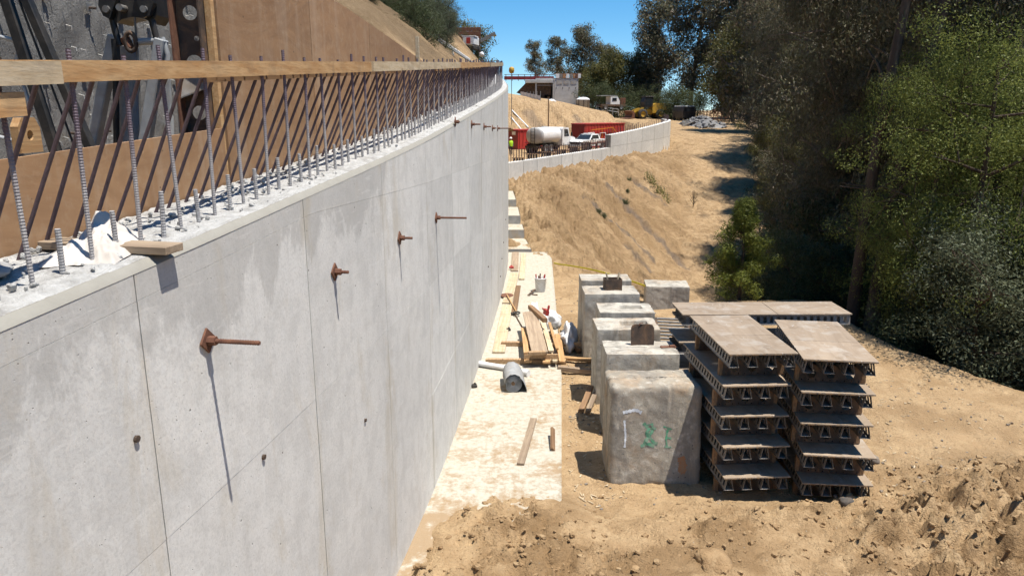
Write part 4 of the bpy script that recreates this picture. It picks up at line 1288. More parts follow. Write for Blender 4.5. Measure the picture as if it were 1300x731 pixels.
def lumber():
    G = 'loose lumber on the footing'
    board('sleeper', (-.50, 13.25, .057), (1.02, 13.2, .057), .09, .09, 'lumber_x', 'near timber sleeper under the lumber pile, lying across the footing', 'timber', G)
    board('sleeper', (-.22, 14.30, .057), (1.48, 14.25, .057), .09, .09, 'lumber_x', 'rear timber sleeper under the lumber pile', 'timber', G)
    zb = .02
    board('timber', (.85, 12.95, zb + .0), (1.62, 12.8, zb - .04), .09, .09, 'lumber_grey', 'short timber on the dirt between the lumber pile and the blocks', 'timber', G)
    board('timber', (1.0, 13.62, -.02), (1.55, 13.5, -.02), .09, .06, 'lumber', 'small timber offcut on the dirt right of the lumber pile', 'timber', G)
    # pile, layer by layer
    z = .105
    lay = [(.30, 13.0, .30, 14.6, .14, .038, 'lumber'), (.47, 13.05, .47, 14.55, .14, .038, 'lumber_dark'), (.64, 12.95, .64, 14.7, .14, .038, 'lumber'), (.80, 13.0, .82, 14.9, .09, .038, 'lumber_pale'),
           ]
    labs = ['bottom board of the lumber pile, on its left side', 'dark bottom board in the middle of the lumber pile', 'bottom board of the lumber pile, right of the dark one', 'narrow pale bottom board on the right side of the lumber pile']
    for (x0, y0, x1, y1, w, h, m), lb in zip(lay, labs):
        board('pile_board', (x0, y0, z + h / 2), (x1, y1, z + h / 2), w, h, m, lb, 'board', G)
    z = .146
    for y, lb in ((13.1, 'short cross stick near the front of the lumber pile'), (13.75, 'cross stick in the middle of the lumber pile'), (14.4, 'cross stick near the back of the lumber pile')):
        board('cross_stick', (.22, y, z + .045), (.86, y + .02, z + .045), .04, .09, 'lumber_x', lb, 'board', G)
    z = .24
    board('pile_board', (.27, 13.1, z + .02), (.24, 14.7, z + .02), .10, .038, 'lumber', 'upper left board of the lumber pile, orange brown', 'board', G)
    board('pile_board', (.74, 13.2, z + .02), (.66, 15.2, z + .02), .10, .038, 'lumber_pale', 'long pale board on top of the lumber pile, right of the wide plank', 'board', G)
    board('pile_board', (.86, 13.35, z + .02), (.80, 15.1, z + .02), .06, .038, 'lumber', 'narrow upper board at the right edge of the lumber pile', 'board', G)
    board('wide_plank', (.52, 13.0, z + .05), (.38, 15.3, z + .20), .30, .045, 'lumber_grey', 'wide grey plank lying aslant on top of the lumber pile', 'plank', G, R(-6))
    board('pile_board', (.68, 14.5, z + .25), (.40, 15.6, z + .24), .10, .09, 'lumber_dark', 'dark timber lying crooked across the wide grey plank', 'timber', G)
    board('pile_board', (.93, 13.0, .12), (.95, 14.6, .15), .12, .038, 'lumber', 'orange board leaning at the right side of the lumber pile', 'board', G, R(8))
    board('pile_board', (.30, 12.98, .30), (.62, 13.02, .30), .09, .06, 'lumber_x', 'small block end sticking out at the front of the lumber pile', 'board', G)
    # planks at the foot of the wall
    W = lambda y, o: float(wallx(y)) + o
    board('walk_plank', (W(13.8, .30), 13.8, .035), (W(17.4, .22), 17.4, .035), .24, .04, 'lumber_pale', 'nearest plank laid along the foot of the wall', 'plank', 'planks at the foot of the wall')
    board('walk_plank', (W(16.6, .42), 16.6, .035), (W(19.4, .40), 19.4, .035), .13, .04, 'lumber_dark', 'narrow darker plank beside the nearest wall plank', 'plank', 'planks at the foot of the wall')
    board('walk_plank', (W(17.6, .20), 17.6, .035), (W(21.0, .24), 21.0, .035), .24, .04, 'lumber_pale', 'second plank along the foot of the wall, past the shovel', 'plank', 'planks at the foot of the wall')
    board('walk_plank', (W(20.2, .46), 20.2, .035), (W(24.0, .50), 24.0, .035), .16, .04, 'lumber_pale', 'outer far plank along the foot of the wall', 'plank', 'planks at the foot of the wall')
    board('walk_plank', (W(21.3, .22), 21.3, .035), (W(24.2, .24), 24.2, .035), .22, .04, 'lumber_grey', 'farthest plank along the foot of the wall', 'plank', 'planks at the foot of the wall')
    # loose sticks
    board('loose_stick', (.115, 9.12, .03), (.335, 10.62, .03), .10, .035, 'lumber_grey', 'single flat stick lying on the pale footing', 'board', G)
    board('loose_stick', (.575, 9.55, .03), (.60, 10.05, .13), .07, .035, 'lumber_dark', 'short offcut propped at the footing edge', 'board', G, R(50))
    board('scrap_timber', (1.12, 11.1, -.04), (1.34, 11.75, .12), .09, .06, 'lumber_dark', 'dark scrap timber leaning against the second block', 'timber', G)
    board('scrap_timber', (1.22, 11.05, -.03), (1.40, 11.6, .06), .08, .05, 'lumber_grey', 'grey scrap timber beside the dark leaning one', 'timber', G)
    board('scrap_timber', (1.15, 14.75, -.03), (1.36, 14.1, -.02), .09, .09, 'lumber_dark', 'dark scrap timber on the dirt left of the fifth block', 'timber', G)
lumber()

def bucket():
    o = empty('bucket', (.75, 18.9, .02), .3, 'white plastic bucket with red-handled tools on the footing', 'bucket')
    prof = [(0.0, .005), (.125, .0), (.128, .01), (.150, .33), (.158, .335), (.158, .365), (.150, .37), (.142, .36), (.12, .02), (0, .02)]
    MB().lathe(prof, n=24).build('bucket_body', M['white_pvc'], o)
    pts = [(.158 * math.cos(a), -.03 - .16 * math.sin(a), .32 - .12 * math.sin(a)) for a in np.linspace(0, math.pi, 12)]
    MB().tube(pts, .004, 6).build('handle', M['steel'], o)
    for i, (a, c) in enumerate(((.2, 'red'), (1.3, 'rust'), (2.4, 'red'), (4.0, 'lumber_dark'), (5.2, 'red'))):
        x, y = .09 * math.cos(a), .09 * math.sin(a)
        MB().tube([(x, y, .1), (x * 1.5, y * 1.5, .44)], .018, 7).build('tool_handle', M[c], o)
    o2 = MB().bar((.42, 18.4, .03), (.60, 18.75, .10), .05, .02).bar((.52, 18.5, .03), (.66, 18.45, .03), .03, .02).build('hand_tool', M['rust_dark'])
    tag(o2, 'dark hand tool lying left of the white bucket', 'tool')
bucket()

def crumpled(name, c, size, m, seed, lab, cat, sharp=1.0, n=26):
    bm = bmesh.new(); bmesh.ops.create_icosphere(bm, subdivisions=4, radius=1)
    P = np.array([v.co[:] for v in bm.verts])
    nz = ridge(P[:, 0] * 1.6 + seed, P[:, 1] * 1.6 + P[:, 2] * 1.3, seed, 4) - .6
    n2 = fbm(P[:, 0] * 1.2 + P[:, 2] + seed, P[:, 1] * 1.2, seed + 3, 2)
    P = P * (1 + .45 * sharp * nz + .28 * n2)[:, None]
    P = P * np.array(size)
    P[:, 2] = np.maximum(P[:, 2], -size[2] * .45) + size[2] * .45
    for v, p in zip(bm.verts, P): v.co = p
    me = bpy.data.meshes.new(name); bm.to_mesh(me); bm.free()
    for p in me.polygons: p.use_smooth = True
    return tag(link(name, me, m, None, c), lab, cat)
def site_bits():
    crumpled('white_bag', (1.16, 14.55, -.10), (.17, .36, .34), M['tarp'], 5, 'crumpled white tarpaulin bag against the fifth block', 'bag', 2.0)
    crumpled('white_bag', (.86, 15.75, .0), (.20, .30, .24), M['tarp'], 9, 'small white bag behind the lumber pile', 'bag', 1.8)
    crumpled('white_bag', (.52, 16.2, .0), (.13, .16, .30), M['tarp'], 14, 'upright white sack with a red cap behind the wide plank', 'bag', .7)
    o = MB().box((0, 0, .10), (.07, .20, .12), None, .01).box((0, .16, .12), (.04, .16, .03), None, .004).box((0, -.08, .20), (.035, .05, .14), None, .006).build('power_tool', M['red'], None, (.72, 15.35, .33), (0, .2, .3))
    tag(o, 'red power tool resting on the lumber pile', 'tool')
    # sheet roll
    root = empty('sheet_roll', (.02, 11.75, .012), R(3), 'grey waterproofing sheet rolled up with a loose flap', 'roll')
    pts = []
    for i in range(120):
        a = i / 119 * 2 * math.pi * 4.6; r = .035 + .115 * i / 119
        pts.append((r * math.cos(-a + 1.2), .155 + r * math.sin(-a + 1.2)))
    ex, ez = pts[-1]
    # the loose flap drops over the roll to the ground on the right
    flap = [(-.155, .16), (-.13, .26), (-.06, .325), (.03, .335), (.11, .29), (.17, .20), (.215, .10), (.235, .012)]
    def sheet(name, q, y0, y1, off=.0035):
        mb = MB(); n = len(q); V = []
        ys = np.linspace(y0, y1, 7)
        for y in ys:
            for (x, z) in q: V.append((x + .008 * math.sin(y * 9 + z * 8), y, z + .004 * math.sin(y * 13)))
        F = []
        for j in range(len(ys) - 1):
            for i in range(n - 1): F.append((j * n + i, j * n + i + 1, (j + 1) * n + i + 1, (j + 1) * n + i))
        mb.add(V, F, True)
        o = mb.build(name, M['membrane'], root)
        md = o.modifiers.new('thickness', 'SOLIDIFY'); md.thickness = .007
        return o
    sheet('coil', pts, 0, .62); sheet('flap', flap, -.01, .63)
    mb = MB()
    for r_ in (.03,): mb.tube([(0, .01, .155), (0, .60, .155)], .032, 10)
    mb.build('core_tube', M['lumber_dark'], root)
    # white pipe behind it
    o = MB().tube([(-.62, 13.05, .075), (.10, 12.72, .07)], .05, 14).tube([(.22, 12.6, .065), (.30, 12.54, .065)], .065, 14).tube([(.08, 12.73, .07), (.24, 12.59, .067)], .05, 14).build('plastic_pipe', M['white_pvc'])
    tag(o, 'white plastic pipe lying behind the grey sheet roll', 'pipe')
    # shovel by the wall
    root = empty('shovel', (-.13, 18.3, .06), 0, 'round-bladed shovel lying by the wall with its handle towards us', 'shovel')
    mb = MB(); n = 18; V = [(0, 0, .03)]
    for i in range(n):
        a = 2 * math.pi * i / n; V.append((.17 * math.cos(a), .22 * math.sin(a), .0))
    mb.add(V, [(0, 1 + i, 1 + (i + 1) % n) for i in range(n)], True); mb.build('blade', M['rust'], root)
    MB().tube([(0, -.1, .04), (.24, -1.7, .02)], .016, 8).build('handle', M['lumber'], root)
    ring = [(.25 + .06 * math.cos(a), -1.78 + .09 * math.sin(a), .03) for a in np.linspace(0, 2 * math.pi, 13)]
    MB().tube(ring, .018, 6).build('grip', M['black'], root)
    o = MB().tube([(.0, 17.1, .03), (.22, 15.6, .03)], .014, 6).build('steel_bar', M['rust_dark']); tag(o, 'thin dark steel bar on the footing between shovel and lumber pile', 'bar')
    for (x, y, sx, lb) in ((.02, 16.6, .10, 'small black rubber pad by the shovel grip'), (-.08, 15.35, .09, 'small grey scrap by the nearest wall plank'), (-.66, 12.0, .10, 'dark scrap at the foot of the wall left of the sheet roll')):
        o = MB().box((0, 0, .025), (sx, .10, .05), None, .012).box((sx * .3, .02, .05), (sx * .4, .06, .04), None, .012).build('scrap', M['rubber'], None, (x, y, .014), (0, 0, .4)); tag(o, lb, 'scrap')
    o = MB().box((0, 0, .03), (.14, .10, .06), None, .01).box((.0, .03, .07), (.06, .03, .03), None, .008).build('red_clamp', M['red'], None, (-.02, 21.6, .055)); tag(o, 'small red clamp on the far wall plank', 'clamp')
    # hand-height barrier tape
    pts = []
    A = Vector((1.30, 22.4, .02)); B = Vector((3.42, 17.65, .40))
    for i in range(15):
        t = i / 14; p = A.lerp(B, t); p.z += .10 * math.sin(math.pi * t) + .01
        p.z = max(p.z, gz(p.x, p.y) + .05)
        pts.append(p)
    mb = MB()
    for a, b in zip(pts[:-1], pts[1:]): mb.bar(a, b, .012, .045)
    o = mb.build('barrier_tape', M['tape']); tag(o, 'yellow barrier tape strung from the footing to the lone block', 'tape')
    # cloth and plank on top of the wall
    zc = float(coping(3.3))
    board('cross_plank', (-2.26, 3.54, zc + .045), (-1.60, 3.44, zc + .035), .14, .038, 'lumber_grey', 'weathered plank end lying across the wall top under the cloth', 'plank', None)
    n = 60; V = np.zeros((n * n, 3))
    U, W_ = np.meshgrid(np.linspace(-1, 1, n), np.linspace(-1, 1, n), indexing='ij')
    rad = np.sqrt(U ** 2 + W_ ** 2)
    th = np.arctan2(W_, U)
    lim = .80 + .22 * fbm(np.cos(th) * 1.4 + 4, np.sin(th) * 1.4, 121, 3)
    X = U * .18 * lim; Y = W_ * .36 * lim
    body = np.clip(1 - (np.maximum(np.abs(U), np.abs(W_)) ** 2.0), 0, 1)
    Z = body * (.03 + .075 * ridge(X * 13 + Y * 5, Y * 8 - X * 3, 123, 2) * (1 + .7 * fbm(X * 4, Y * 4, 125, 2))) + .07 * np.exp(-(((Y - .17) / .08) ** 2 + ((X + .05) / .07) ** 2)) + body * .03 * ridge(X * 26 + Y * 9, Y * 15 - X * 8, 124, 2)
    V = np.stack([X, Y, Z], -1).reshape(-1, 3)
    o = link('cloth_heap', grid_mesh('cloth_heap', V, n, n), M['cloth'], None, (-1.97, 3.50, float(coping(3.5)) + .012), (R(3.8), 0, R(8)))
    tag(o, 'crumpled pale cloth heap on the wall top among the rebar', 'cloth')
    crumpled('grey_rag', (-2.22, 2.98, zc + .0), (.10, .16, .04), M['membrane'], 33, 'small grey rag in front of the cloth heap', 'cloth', .8)
    rr = random.Random(15); mb = MB()
    for i in range(260):
        y = rr.uniform(1.9, 6.0) if i < 190 else rr.uniform(6, 14); q = rr.uniform(.08, .64); x = float(wallx(y)) - q; s = rr.uniform(.008, .028)
        M3 = Matrix.Rotation(rr.uniform(0, 6), 3, Vector((rr.random(), rr.random(), rr.random() + .1)).normalized())
        mb.box((x, y, float(coping(y)) + s * .4 + .01), (s * rr.uniform(.7, 1.6), s, s * .7), M3, s * .2)
    tag(mb.build('concrete_crumbs', M['wall_top']), 'loose concrete crumbs scattered on the wall top', None, None, 'stuff')
    # stones
    def stone(x, y, s, m, lab, seed, fl=.7):
        me = rough_block('stone', 2 * s, 1.7 * s, 2 * s * fl, seed, 7, s * .75, s * .35, None, .9)
        o = link('stone', me, m, None, (x, y, gz(x, y) - s * .25), (0, 0, seed)); tag(o, lab, 'stone')
    stone(4.02, 7.98, .085, M['dark_rock'], 'small dark stone at the front corner of the panel stack', 3)
    stone(2.12, 6.82, .20, M['clod'], 'large clod of dirt at the bottom picture edge', 5, .38)
    stone(4.98, 9.35, .10, M['rock'], 'grey stone on the sand right of the panel stacks', 6)
    stone(5.9, 7.2, .16, M['dark_rock'], 'dark rock set in the dirt heap at lower right', 8)
    stone(3.95, 16.7, .09, M['lumber_grey'], 'flat piece of debris in front of the lone block', 12)
    # clods: too many to count
    rr = random.Random(77); protos = []
    for sd in range(5):
        me = rough_block('clodp', 1, .85, .7, 200 + sd, 1, .30, .30, None, 1.0)
        protos.append((np.array([v.co[:] for v in me.vertices]), [tuple(p.vertices) for p in me.polygons])); bpy.data.meshes.remove(me)
    V = []; F = []; cnt = 0; n0 = 0
    xs = []; 
    while cnt < 5200:
        y = 5.0 + 4.9 * rr.random() ** .9; x = rr.uniform(-1.1, 8.5)
        wgt = max(0, 1 - max(0, y - 7.2) / 1.2) * (0.35 + (1.0 if float(fbm(np.array(x * .9), np.array(y * .9), 55, 3)) > .0 else 0)) + (1.3 if x + (8.2 - y) * .5 > 4.6 and y < 9.2 else 0) + .04
        if rr.random() > wgt * .7: continue
        xs.append((x, y, (.006 + .036 * rr.random() ** 4.5))); cnt += 1
    xa = np.array(xs); za = height(xa[:, 0], xa[:, 1])
    for (x, y, s), z in zip(xs, za):
        P, fs = protos[rr.randrange(5)]
        a = rr.uniform(0, 6.28); c, sn = math.cos(a), math.sin(a); s2 = s * 2
        Q = np.stack([(P[:, 0] * c - P[:, 1] * sn) * s2 + x, (P[:, 0] * sn + P[:, 1] * c) * s2 + y, P[:, 2] * s2 + z - s * .45], -1)
        V.append(Q); F += [tuple(i + n0 for i in f) for f in fs]; n0 += len(Q)
    me = bpy.data.meshes.new('dirt_clods'); me.from_pydata(np.concatenate(V).tolist(), [], F)
    me.polygons.foreach_set('use_smooth', [False] * len(F))
    tag(link('dirt_clods', me, M['clod']), 'loose dirt clods over the foreground heap', None, None, 'stuff')
    V = []; F = []; n0 = 0; xs = []
    for i in range(2600):
        y = 8.2 + 14 * rr.random() ** 1.3; x = rr.uniform(.8, 8.6)
        if y > 17 and x > 5.5: continue
        xs.append((x, y, .004 + .02 * rr.random() ** 4))
    xa = np.array(xs); za = height(xa[:, 0], xa[:, 1])
    for (x, y, s), z in zip(xs, za):
        P, fs = protos[rr.randrange(5)]
        a = rr.uniform(0, 6.28); c_, sn = math.cos(a), math.sin(a); s2 = s * 2
        V.append(np.stack([(P[:, 0] * c_ - P[:, 1] * sn) * s2 + x, (P[:, 0] * sn + P[:, 1] * c_) * s2 + y, P[:, 2] * s2 + z - s * .4], -1)); F += [tuple(k + n0 for k in f) for f in fs]; n0 += len(P)
    me = bpy.data.meshes.new('pebbles'); me.from_pydata(np.concatenate(V).tolist(), [], F)
    tag(link('pebbles', me, M['rock']), 'small pebbles scattered over the sandy pad', None, None, 'stuff')
    # wood chips and litter on the sand
    mb = MB()
    for i in range(420):
        if i < 260: y = rr.uniform(8.3, 15); x = rr.uniform(.75, 1.45) + (y - 8) * .03
        else: y = rr.uniform(8, 13); x = rr.uniform(4.3, 8.0)
        z = gz(x, y) + .012; L = rr.uniform(.02, .09); a = rr.uniform(0, 3.14)
        mb.box((x, y, z), (L, rr.uniform(.006, .02), .006), a)
    tag(mb.build('wood_chips', M['lumber_pale']), 'scattered wood chips and splinters on the sand', None, None, 'stuff')
site_bits()

# ---------------------------------------------------------------- machine and braces behind the form
def rig():
    root = empty('drilling_rig', (-3.6, 7.4, 2.3), 0, 'black clamp head on grey hydraulic legs in front of the shotcrete', 'machine')
    O = Vector((-3.6, 7.4, 2.3))
    def b(mb, name, m, par=root): mb.v = [(x - O.x, y - O.y, z - O.z) for x, y, z in mb.v]; return mb.build(name, m, par)
    Y = 7.4
    def q(u, v, y=Y):      # a point of the machine plane
        a = (u - 650) / 935; bb = (v - 365.5) / 935
        return Vector((a / (.9717 - bb * .2363) * y, y, CAMZ + (-.2363 - bb * .9717) / (.9717 - bb * .2363) * y))
    # curved housing: two side cheeks and a skirt
    def plate(pts, y0, y1, name, m, par=root):
        P = [q(u, v) for (u, v) in pts]
        mb = MB(); n = len(P)
        vs_ = [(p.x, y0, p.z) for p in P] + [(p.x, y1, p.z) for p in P]
        fs_ = [tuple(range(n)), tuple(reversed(range(n, 2 * n)))] + [(i, (i + 1) % n, n + (i + 1) % n, n + i) for i in range(n)]
        mb.add(vs_, fs_); return b(mb, name, m, par)
    hs = plate([(131, -40), (131, 12), (140, 26), (150, 30), (156, 25), (170, 22), (185, 24), (193, 30), (200, 20), (202, -40)], Y - .02, Y + .28, 'clamp_housing', M['black'])
    plate([(133, -40), (132, 10), (138, 22), (146, 26), (154, 2), (158, -40)], Y - .10, Y - .02, 'cheek_plate', M['black'])
    plate([(178, -40), (180, 4), (188, 24), (196, 22), (201, 6), (202, -40)], Y - .10, Y - .02, 'cheek_plate', M['black'])
    for (u, v) in ((160, 12), (143, 14), (190, 14)):
        p = q(u, v); b(MB().tube([(p.x, Y - .13, p.z), (p.x, Y - .02, p.z)], .032, 12), 'bolt', M['steel'])
    # arms of the clamp
    b(MB().tube([q(143, 26), q(147, 42), q(153, 58)], .032, 8), 'clamp_arm', M['black'])
    b(MB().tube([q(193, 26), q(197, 42), q(201, 56)], .032, 8), 'clamp_arm', M['black'])
    # pulley and cross shaft
    b(MB().tube([q(170, 54), q(203, 52)], .033, 12), 'cross_shaft', M['grey_paint'])
    p = q(168, 54)
    rim = [(p.x + .02 * math.cos(a * 2), Y - .03 + .02 * math.sin(a), p.z + .085 * math.sin(a)) for a in np.linspace(0, 2 * math.pi, 17)]
    rim = [(p.x + .05 * math.cos(a), Y - .03, p.z + .085 * math.sin(a)) for a in np.linspace(0, 2 * math.pi, 17)]
    b(MB().tube(rim, .022, 7), 'pulley', M['rust_dark'])
    b(MB().tube([q(158, 48), q(166, 62)], .045, 10), 'swivel', M['rust'])
    # legs
    b(MB().bar(q(205, 50), q(183, 190), .11, .10, 0, .01), 'leg', M['grey_paint'])
    b(MB().bar(q(146, 46, Y + .25), q(118, 185, Y + .25), .12, .10, 0, .01), 'leg', M['grey_paint'])
    b(MB().bar(q(146, 50), q(150, 100), .05, .06), 'leg_brace', M['black'])
    b(MB().tube([q(170, -40), q(171, 20), q(176, 90), q(179, 186)], .010, 6), 'cable', M['steel'])
    b(MB().tube([q(206, 48), q(213, 70), q(208, 100), q(217, 150), q(219, 200)], .026, 8), 'hose', M['grey_paint'])
    b(MB().tube([q(162, 60, Y + .3), q(163, 120, Y + .3), q(165, 190, Y + .3)], .10, 10), 'hose_bundle', M['membrane'])
    b(MB().tube([q(232, 80, Y + .5), q(234, 130, Y + .5), q(238, 190, Y + .5)], .07, 10), 'hose_bundle', M['membrane'])
    b(MB().tube([q(147, 100, Y + .1), q(148, 190, Y + .1)], .03, 8), 'strut', M['black'])
    b(MB().bar(q(212, 100), q(216, 190), .05, .05), 'strut', M['grey_paint'])
    mb = MB(); mb.box((-3.9, Y + .2, 2.55), (1.6, 1.2, .5), None, .03); b(mb, 'base_frame', M['black'])
    for (u, v) in ((118, 185), (183, 190)):
        p = q(u, v, Y + .1); b(MB().bar(p, (p.x - .1, p.y, 2.7), .12, .12), 'foot', M['grey_paint'])
    # black brace frame at the very left
    root2 = empty('brace_frame', (-4.2, 6.6, 2.3), 0, 'two black diagonal braces with grey tubes at the upper left corner', 'brace')
    O2 = Vector((-4.2, 6.6, 2.3))
    def b2(mb, name, m): mb.v = [(x - O2.x, y - O2.y, z - O2.z) for x, y, z in mb.v]; return mb.build(name, m, root2)
    Yb = 6.6
    def ext(a, c, t): return a + (c - a) * t
    for (u0, v0, u1, v1, w) in ((8, 0, 66, 178, .085), (34, 0, 116, 190, .085)):
        a, c = q(u0, v0, Yb), q(u1, v1, Yb)
        b2(MB().bar(ext(a, c, -.5), ext(a, c, 1.45), w, .07, 0, .006), 'brace', M['black'])
    a, c = q(24, 0, Yb), q(96, 190, Yb); b2(MB().tube([ext(a, c, -.5), ext(a, c, 1.5)], .010, 5), 'cable', M['black'])
    b2(MB().tube([q(-20, 42, Yb), q(28, 54, Yb)], .018, 7), 'tie_tube', M['grey_paint'])
    b2(MB().tube([q(27, 54, Yb), q(20, 80, Yb), q(40, 140, Yb)], .018, 7), 'tie_tube', M['grey_paint'])
    b2(MB().tube([q(-10, 172, Yb), q(30, 182, Yb)], .02, 7), 'tie_tube', M['grey_paint'])
    mb = MB(); mb.box((-3.75, Yb, 2.40), (1.6, .5, .25), None, .02); b2(mb, 'base_plate', M['black'])
rig()
# ================================================================ the far end of the site
def spot(u, v, y):
    a = (u - 650) / 935; b = (v - 365.5) / 935
    return Vector((a / (.9717 - b * .2363) * y, y, CAMZ + (-.2363 - b * .9717) / (.9717 - b * .2363) * y))

def far_wall():
    root = empty('far_retaining_wall', (7.9, 60, 0), 0, 'far concrete wall, low with rebar first, then tall and curving, beyond the sandy bank', 'retaining wall')
    O = Vector((7.9, 60, 0))
    def seg(p0, p1, zb0, zb1, zt0, zt1, name='wall_panel', th=.5, m='concrete', gap=.02):
        p0 = Vector((*p0, 0)); p1 = Vector((*p1, 0)); d = (p1 - p0).normalized(); n = Vector((-d.y, d.x, 0))
        p0 = p0 + d * gap; p1 = p1 - d * gap
        mb = MB(O); A = [p0, p1, p1 + n * th, p0 + n * th]
        zb = [zb0, zb1, zb1, zb0]; zt = [zt0, zt1, zt1, zt0]
        vs_ = [(p.x, p.y, z) for p, z in zip(A, zb)] + [(p.x, p.y, z) for p, z in zip(A, zt)]
        mb.add(vs_, [(0, 3, 2, 1), (4, 5, 6, 7), (0, 1, 5, 4), (1, 2, 6, 5), (2, 3, 7, 6), (3, 0, 4, 7)])
        return mb.build(name, M[m], root)
    def resample(P, step):
        P = np.array(P, float); L = np.concatenate([[0], np.cumsum(np.hypot(*np.diff(P, axis=0).T))])
        n = int(round(L[-1] / step)); s = np.linspace(0, L[-1], n + 1)
        return np.stack([np.interp(s, L, P[:, 0]), np.interp(s, L, P[:, 1])], -1)
    low = resample([(-6, 37), (0, 45), (2.65, 50), (7.9, 60)], 1.9)
    ztop = lambda x: float(np.interp(x, [-6, 0, 7.9], [1.46, 1.53, 1.66]))
    for a, b in zip(low[:-1], low[1:]):
        seg(a, b, -1.0, -1.0, ztop(a[0]), ztop(b[0]))
    tp = [(7.9, 60), (9.6, 62.5), (11.3, 65.2), (12.8, 67.5), (14.0, 69.5), (14.75, 71.0), (15.3, 72.7), (15.6, 74.8), (15.7, 77)]
    tall = np.array(tp)
    zt = lambda y: float(np.interp(y, [60, 65, 70, 73, 77], [2.66, 3.0, 3.46, 3.62, 3.7]))
    for a, b in zip(tall[:-1], tall[1:]):
        zm = .45 * zt(a[1]) + .55; zn = .45 * zt(b[1]) + .55
        seg(a, b, -1.0, -1.0, zm - .012, zn - .012)
        seg(a, b, zm + .012, zn + .012, zt(a[1]), zt(b[1]))
        seg(a, b, -1.0, -1.0, zt(a[1]) - .02, zt(b[1]) - .02, 'wall_core', .46, 'joint', -.01).location.y = .02
    # rebar standing on the low wall
    bar = MB().tube([(0, 0, 0), (0, 0, .75)], .022, 5).mesh('rebar'); bar.materials.append(M['rebar_dark'])
    rr = random.Random(2)
    for row in (.12, .38):
        P = resample([(-3, 41), (0, 45), (2.65, 50), (7.9, 60)], .36)
        for (x, y) in P: link('rebar', bar, None, root, (x - .25 - O.x, y + row - O.y, ztop(x) - .02), (0, rr.uniform(-.03, .03), 0), (1, 1, rr.uniform(.85, 1.05)))
    P = resample(tp, .45)
    for (x, y) in P: link('rebar', bar, None, root, (x - .2 - O.x, y + .2 - O.y, zt(y) - .02), None, (1, 1, rr.uniform(.5, .75)))
    # short form boxes strapped among the bars
    labs = ['first', 'second', 'third', 'fourth', 'fifth', 'sixth']
    for i, (u, v, y) in enumerate(((658, 208, 46.6), (676, 203, 48.5), (693, 200, 50.5), (712, 197, 53), (728, 193, 55.5), (744, 187, 58))):
        p = spot(u, v, y); o = empty('rebar_cage', (p.x, p.y, p.z - .30), R(30), f'{labs[i]} dark rebar cage from the wall edge, behind the low far wall', 'rebar cage', 'dark cages behind the low far wall')
        for k in range(4): MB().box((-.3 + k * .2, 0, .33), (.10, .10, .62), None, .005).build('upright', M['black'], o)
        MB().box((0, 0, .66), (.85, .16, .05), None, .005).build('top_bar', M['lumber_dark'], o)
        MB().box((0, 0, -.3), (.7, .3, .66), None, .005).build('base', M['rust_dark'], o)
    for i, (u0, v0, u1, v1, y) in enumerate(((700, 195, 728, 189, 57.5), (722, 190, 748, 185, 60), (742, 184, 772, 179, 62.5))):
        a, b = spot(u0, v0, y), spot(u1, v1, y + 2)
        o = empty('form_walkway', (a.x, a.y, a.z - .4), 0, ['nearest', 'middle', 'farthest'][i] + ' rusty form walkway on posts behind the low far wall', 'formwork', 'walkways behind the low far wall')
        A = Vector((0, 0, .4)); B = b - a + A
        MB().bar(A, B, .7, .07).build('deck', M['rust' if i == 2 else 'lumber_dark'], o)
        for t in (.1, .5, .9):
            p = A.lerp(B, t); MB().box((p.x, p.y, p.z - 1.0), (.12, .12, 1.9)).build('post', M['lumber_dark'], o)
far_wall()

def ribbed_box(root, L, W, H, m, m_end, n=14):
    """steel box: corrugated long sides along x; end faces at -x and +x"""
    mb = MB(); mb.box((0, 0, H / 2), (L, W, H), None, .03); mb.build('body', M[m], root)
    rib = MB().box((0, 0, H / 2), (.10, .07, H - .25), None, .01).mesh('rib'); rib.materials.append(M[m])
    for s in (-1, 1):
        for i in range(n): link('rib', rib, None, root, (-L / 2 + .25 + (L - .5) * i / (n - 1), s * (W / 2 + .03), 0))
    e = MB().box((-L / 2 - .02, 0, H / 2), (.05, W - .08, H - .10), None, .01); e.build('end_wall', M[m_end], root)
    for s in (-1, 1):
        MB().box((0, s * (W / 2 + .02), H - .05), (L + .06, .10, .12), None, .01).build('top_rail', M[m], root)

def containers():
    g = gz(10, 92)
    p = spot(733, 184, 95); o = empty('red_container', (p.x + 2.9, p.y + 2.6, -.12), R(38), 'red steel container with dark end and orange stair rail beside the pickup', 'container', 'red steel containers')
    ribbed_box(o, 7.2, 2.45, 3.0, 'red', 'dark_red')
    st = MB()
    A, B, C = Vector((-2.6, -1.45, 2.2)), Vector((1.2, -1.45, 2.45)), Vector((3.4, -1.6, .3))
    st.bar(A, B, .07, .09); st.bar(B, C, .07, .09); st.build('stair_rail', M['orange'], o)
    for t in (0, .5, 1):
        q_ = A.lerp(B, t); MB().bar((q_.x, q_.y, 0), q_, .05, .05).build('rail_post', M['orange'], o)
    p = spot(652, 190, 92); o = empty('red_container', (p.x + 2.3, p.y + 1.6, -.12), R(32), 'lower red skip with orange ladder, left of the tank truck', 'container', 'red steel containers')
    ribbed_box(o, 5.6, 2.3, 2.35, 'red', 'dark_red', 11)
    for z in (.5, .95, 1.4, 1.85): MB().box((-.6, -1.25, z), (1.0, .06, .07)).build('ladder_rung', M['rust_dark'], o)
    for x in (-1.15, -.05): MB().box((x, -1.25, 1.15), (.09, .09, 2.3)).build('ladder_rail', M['orange'], o)
    MB().box((-2.87, -.3, 1.9), (.03, .75, .4)).build('sign', M['white'], o)
containers()

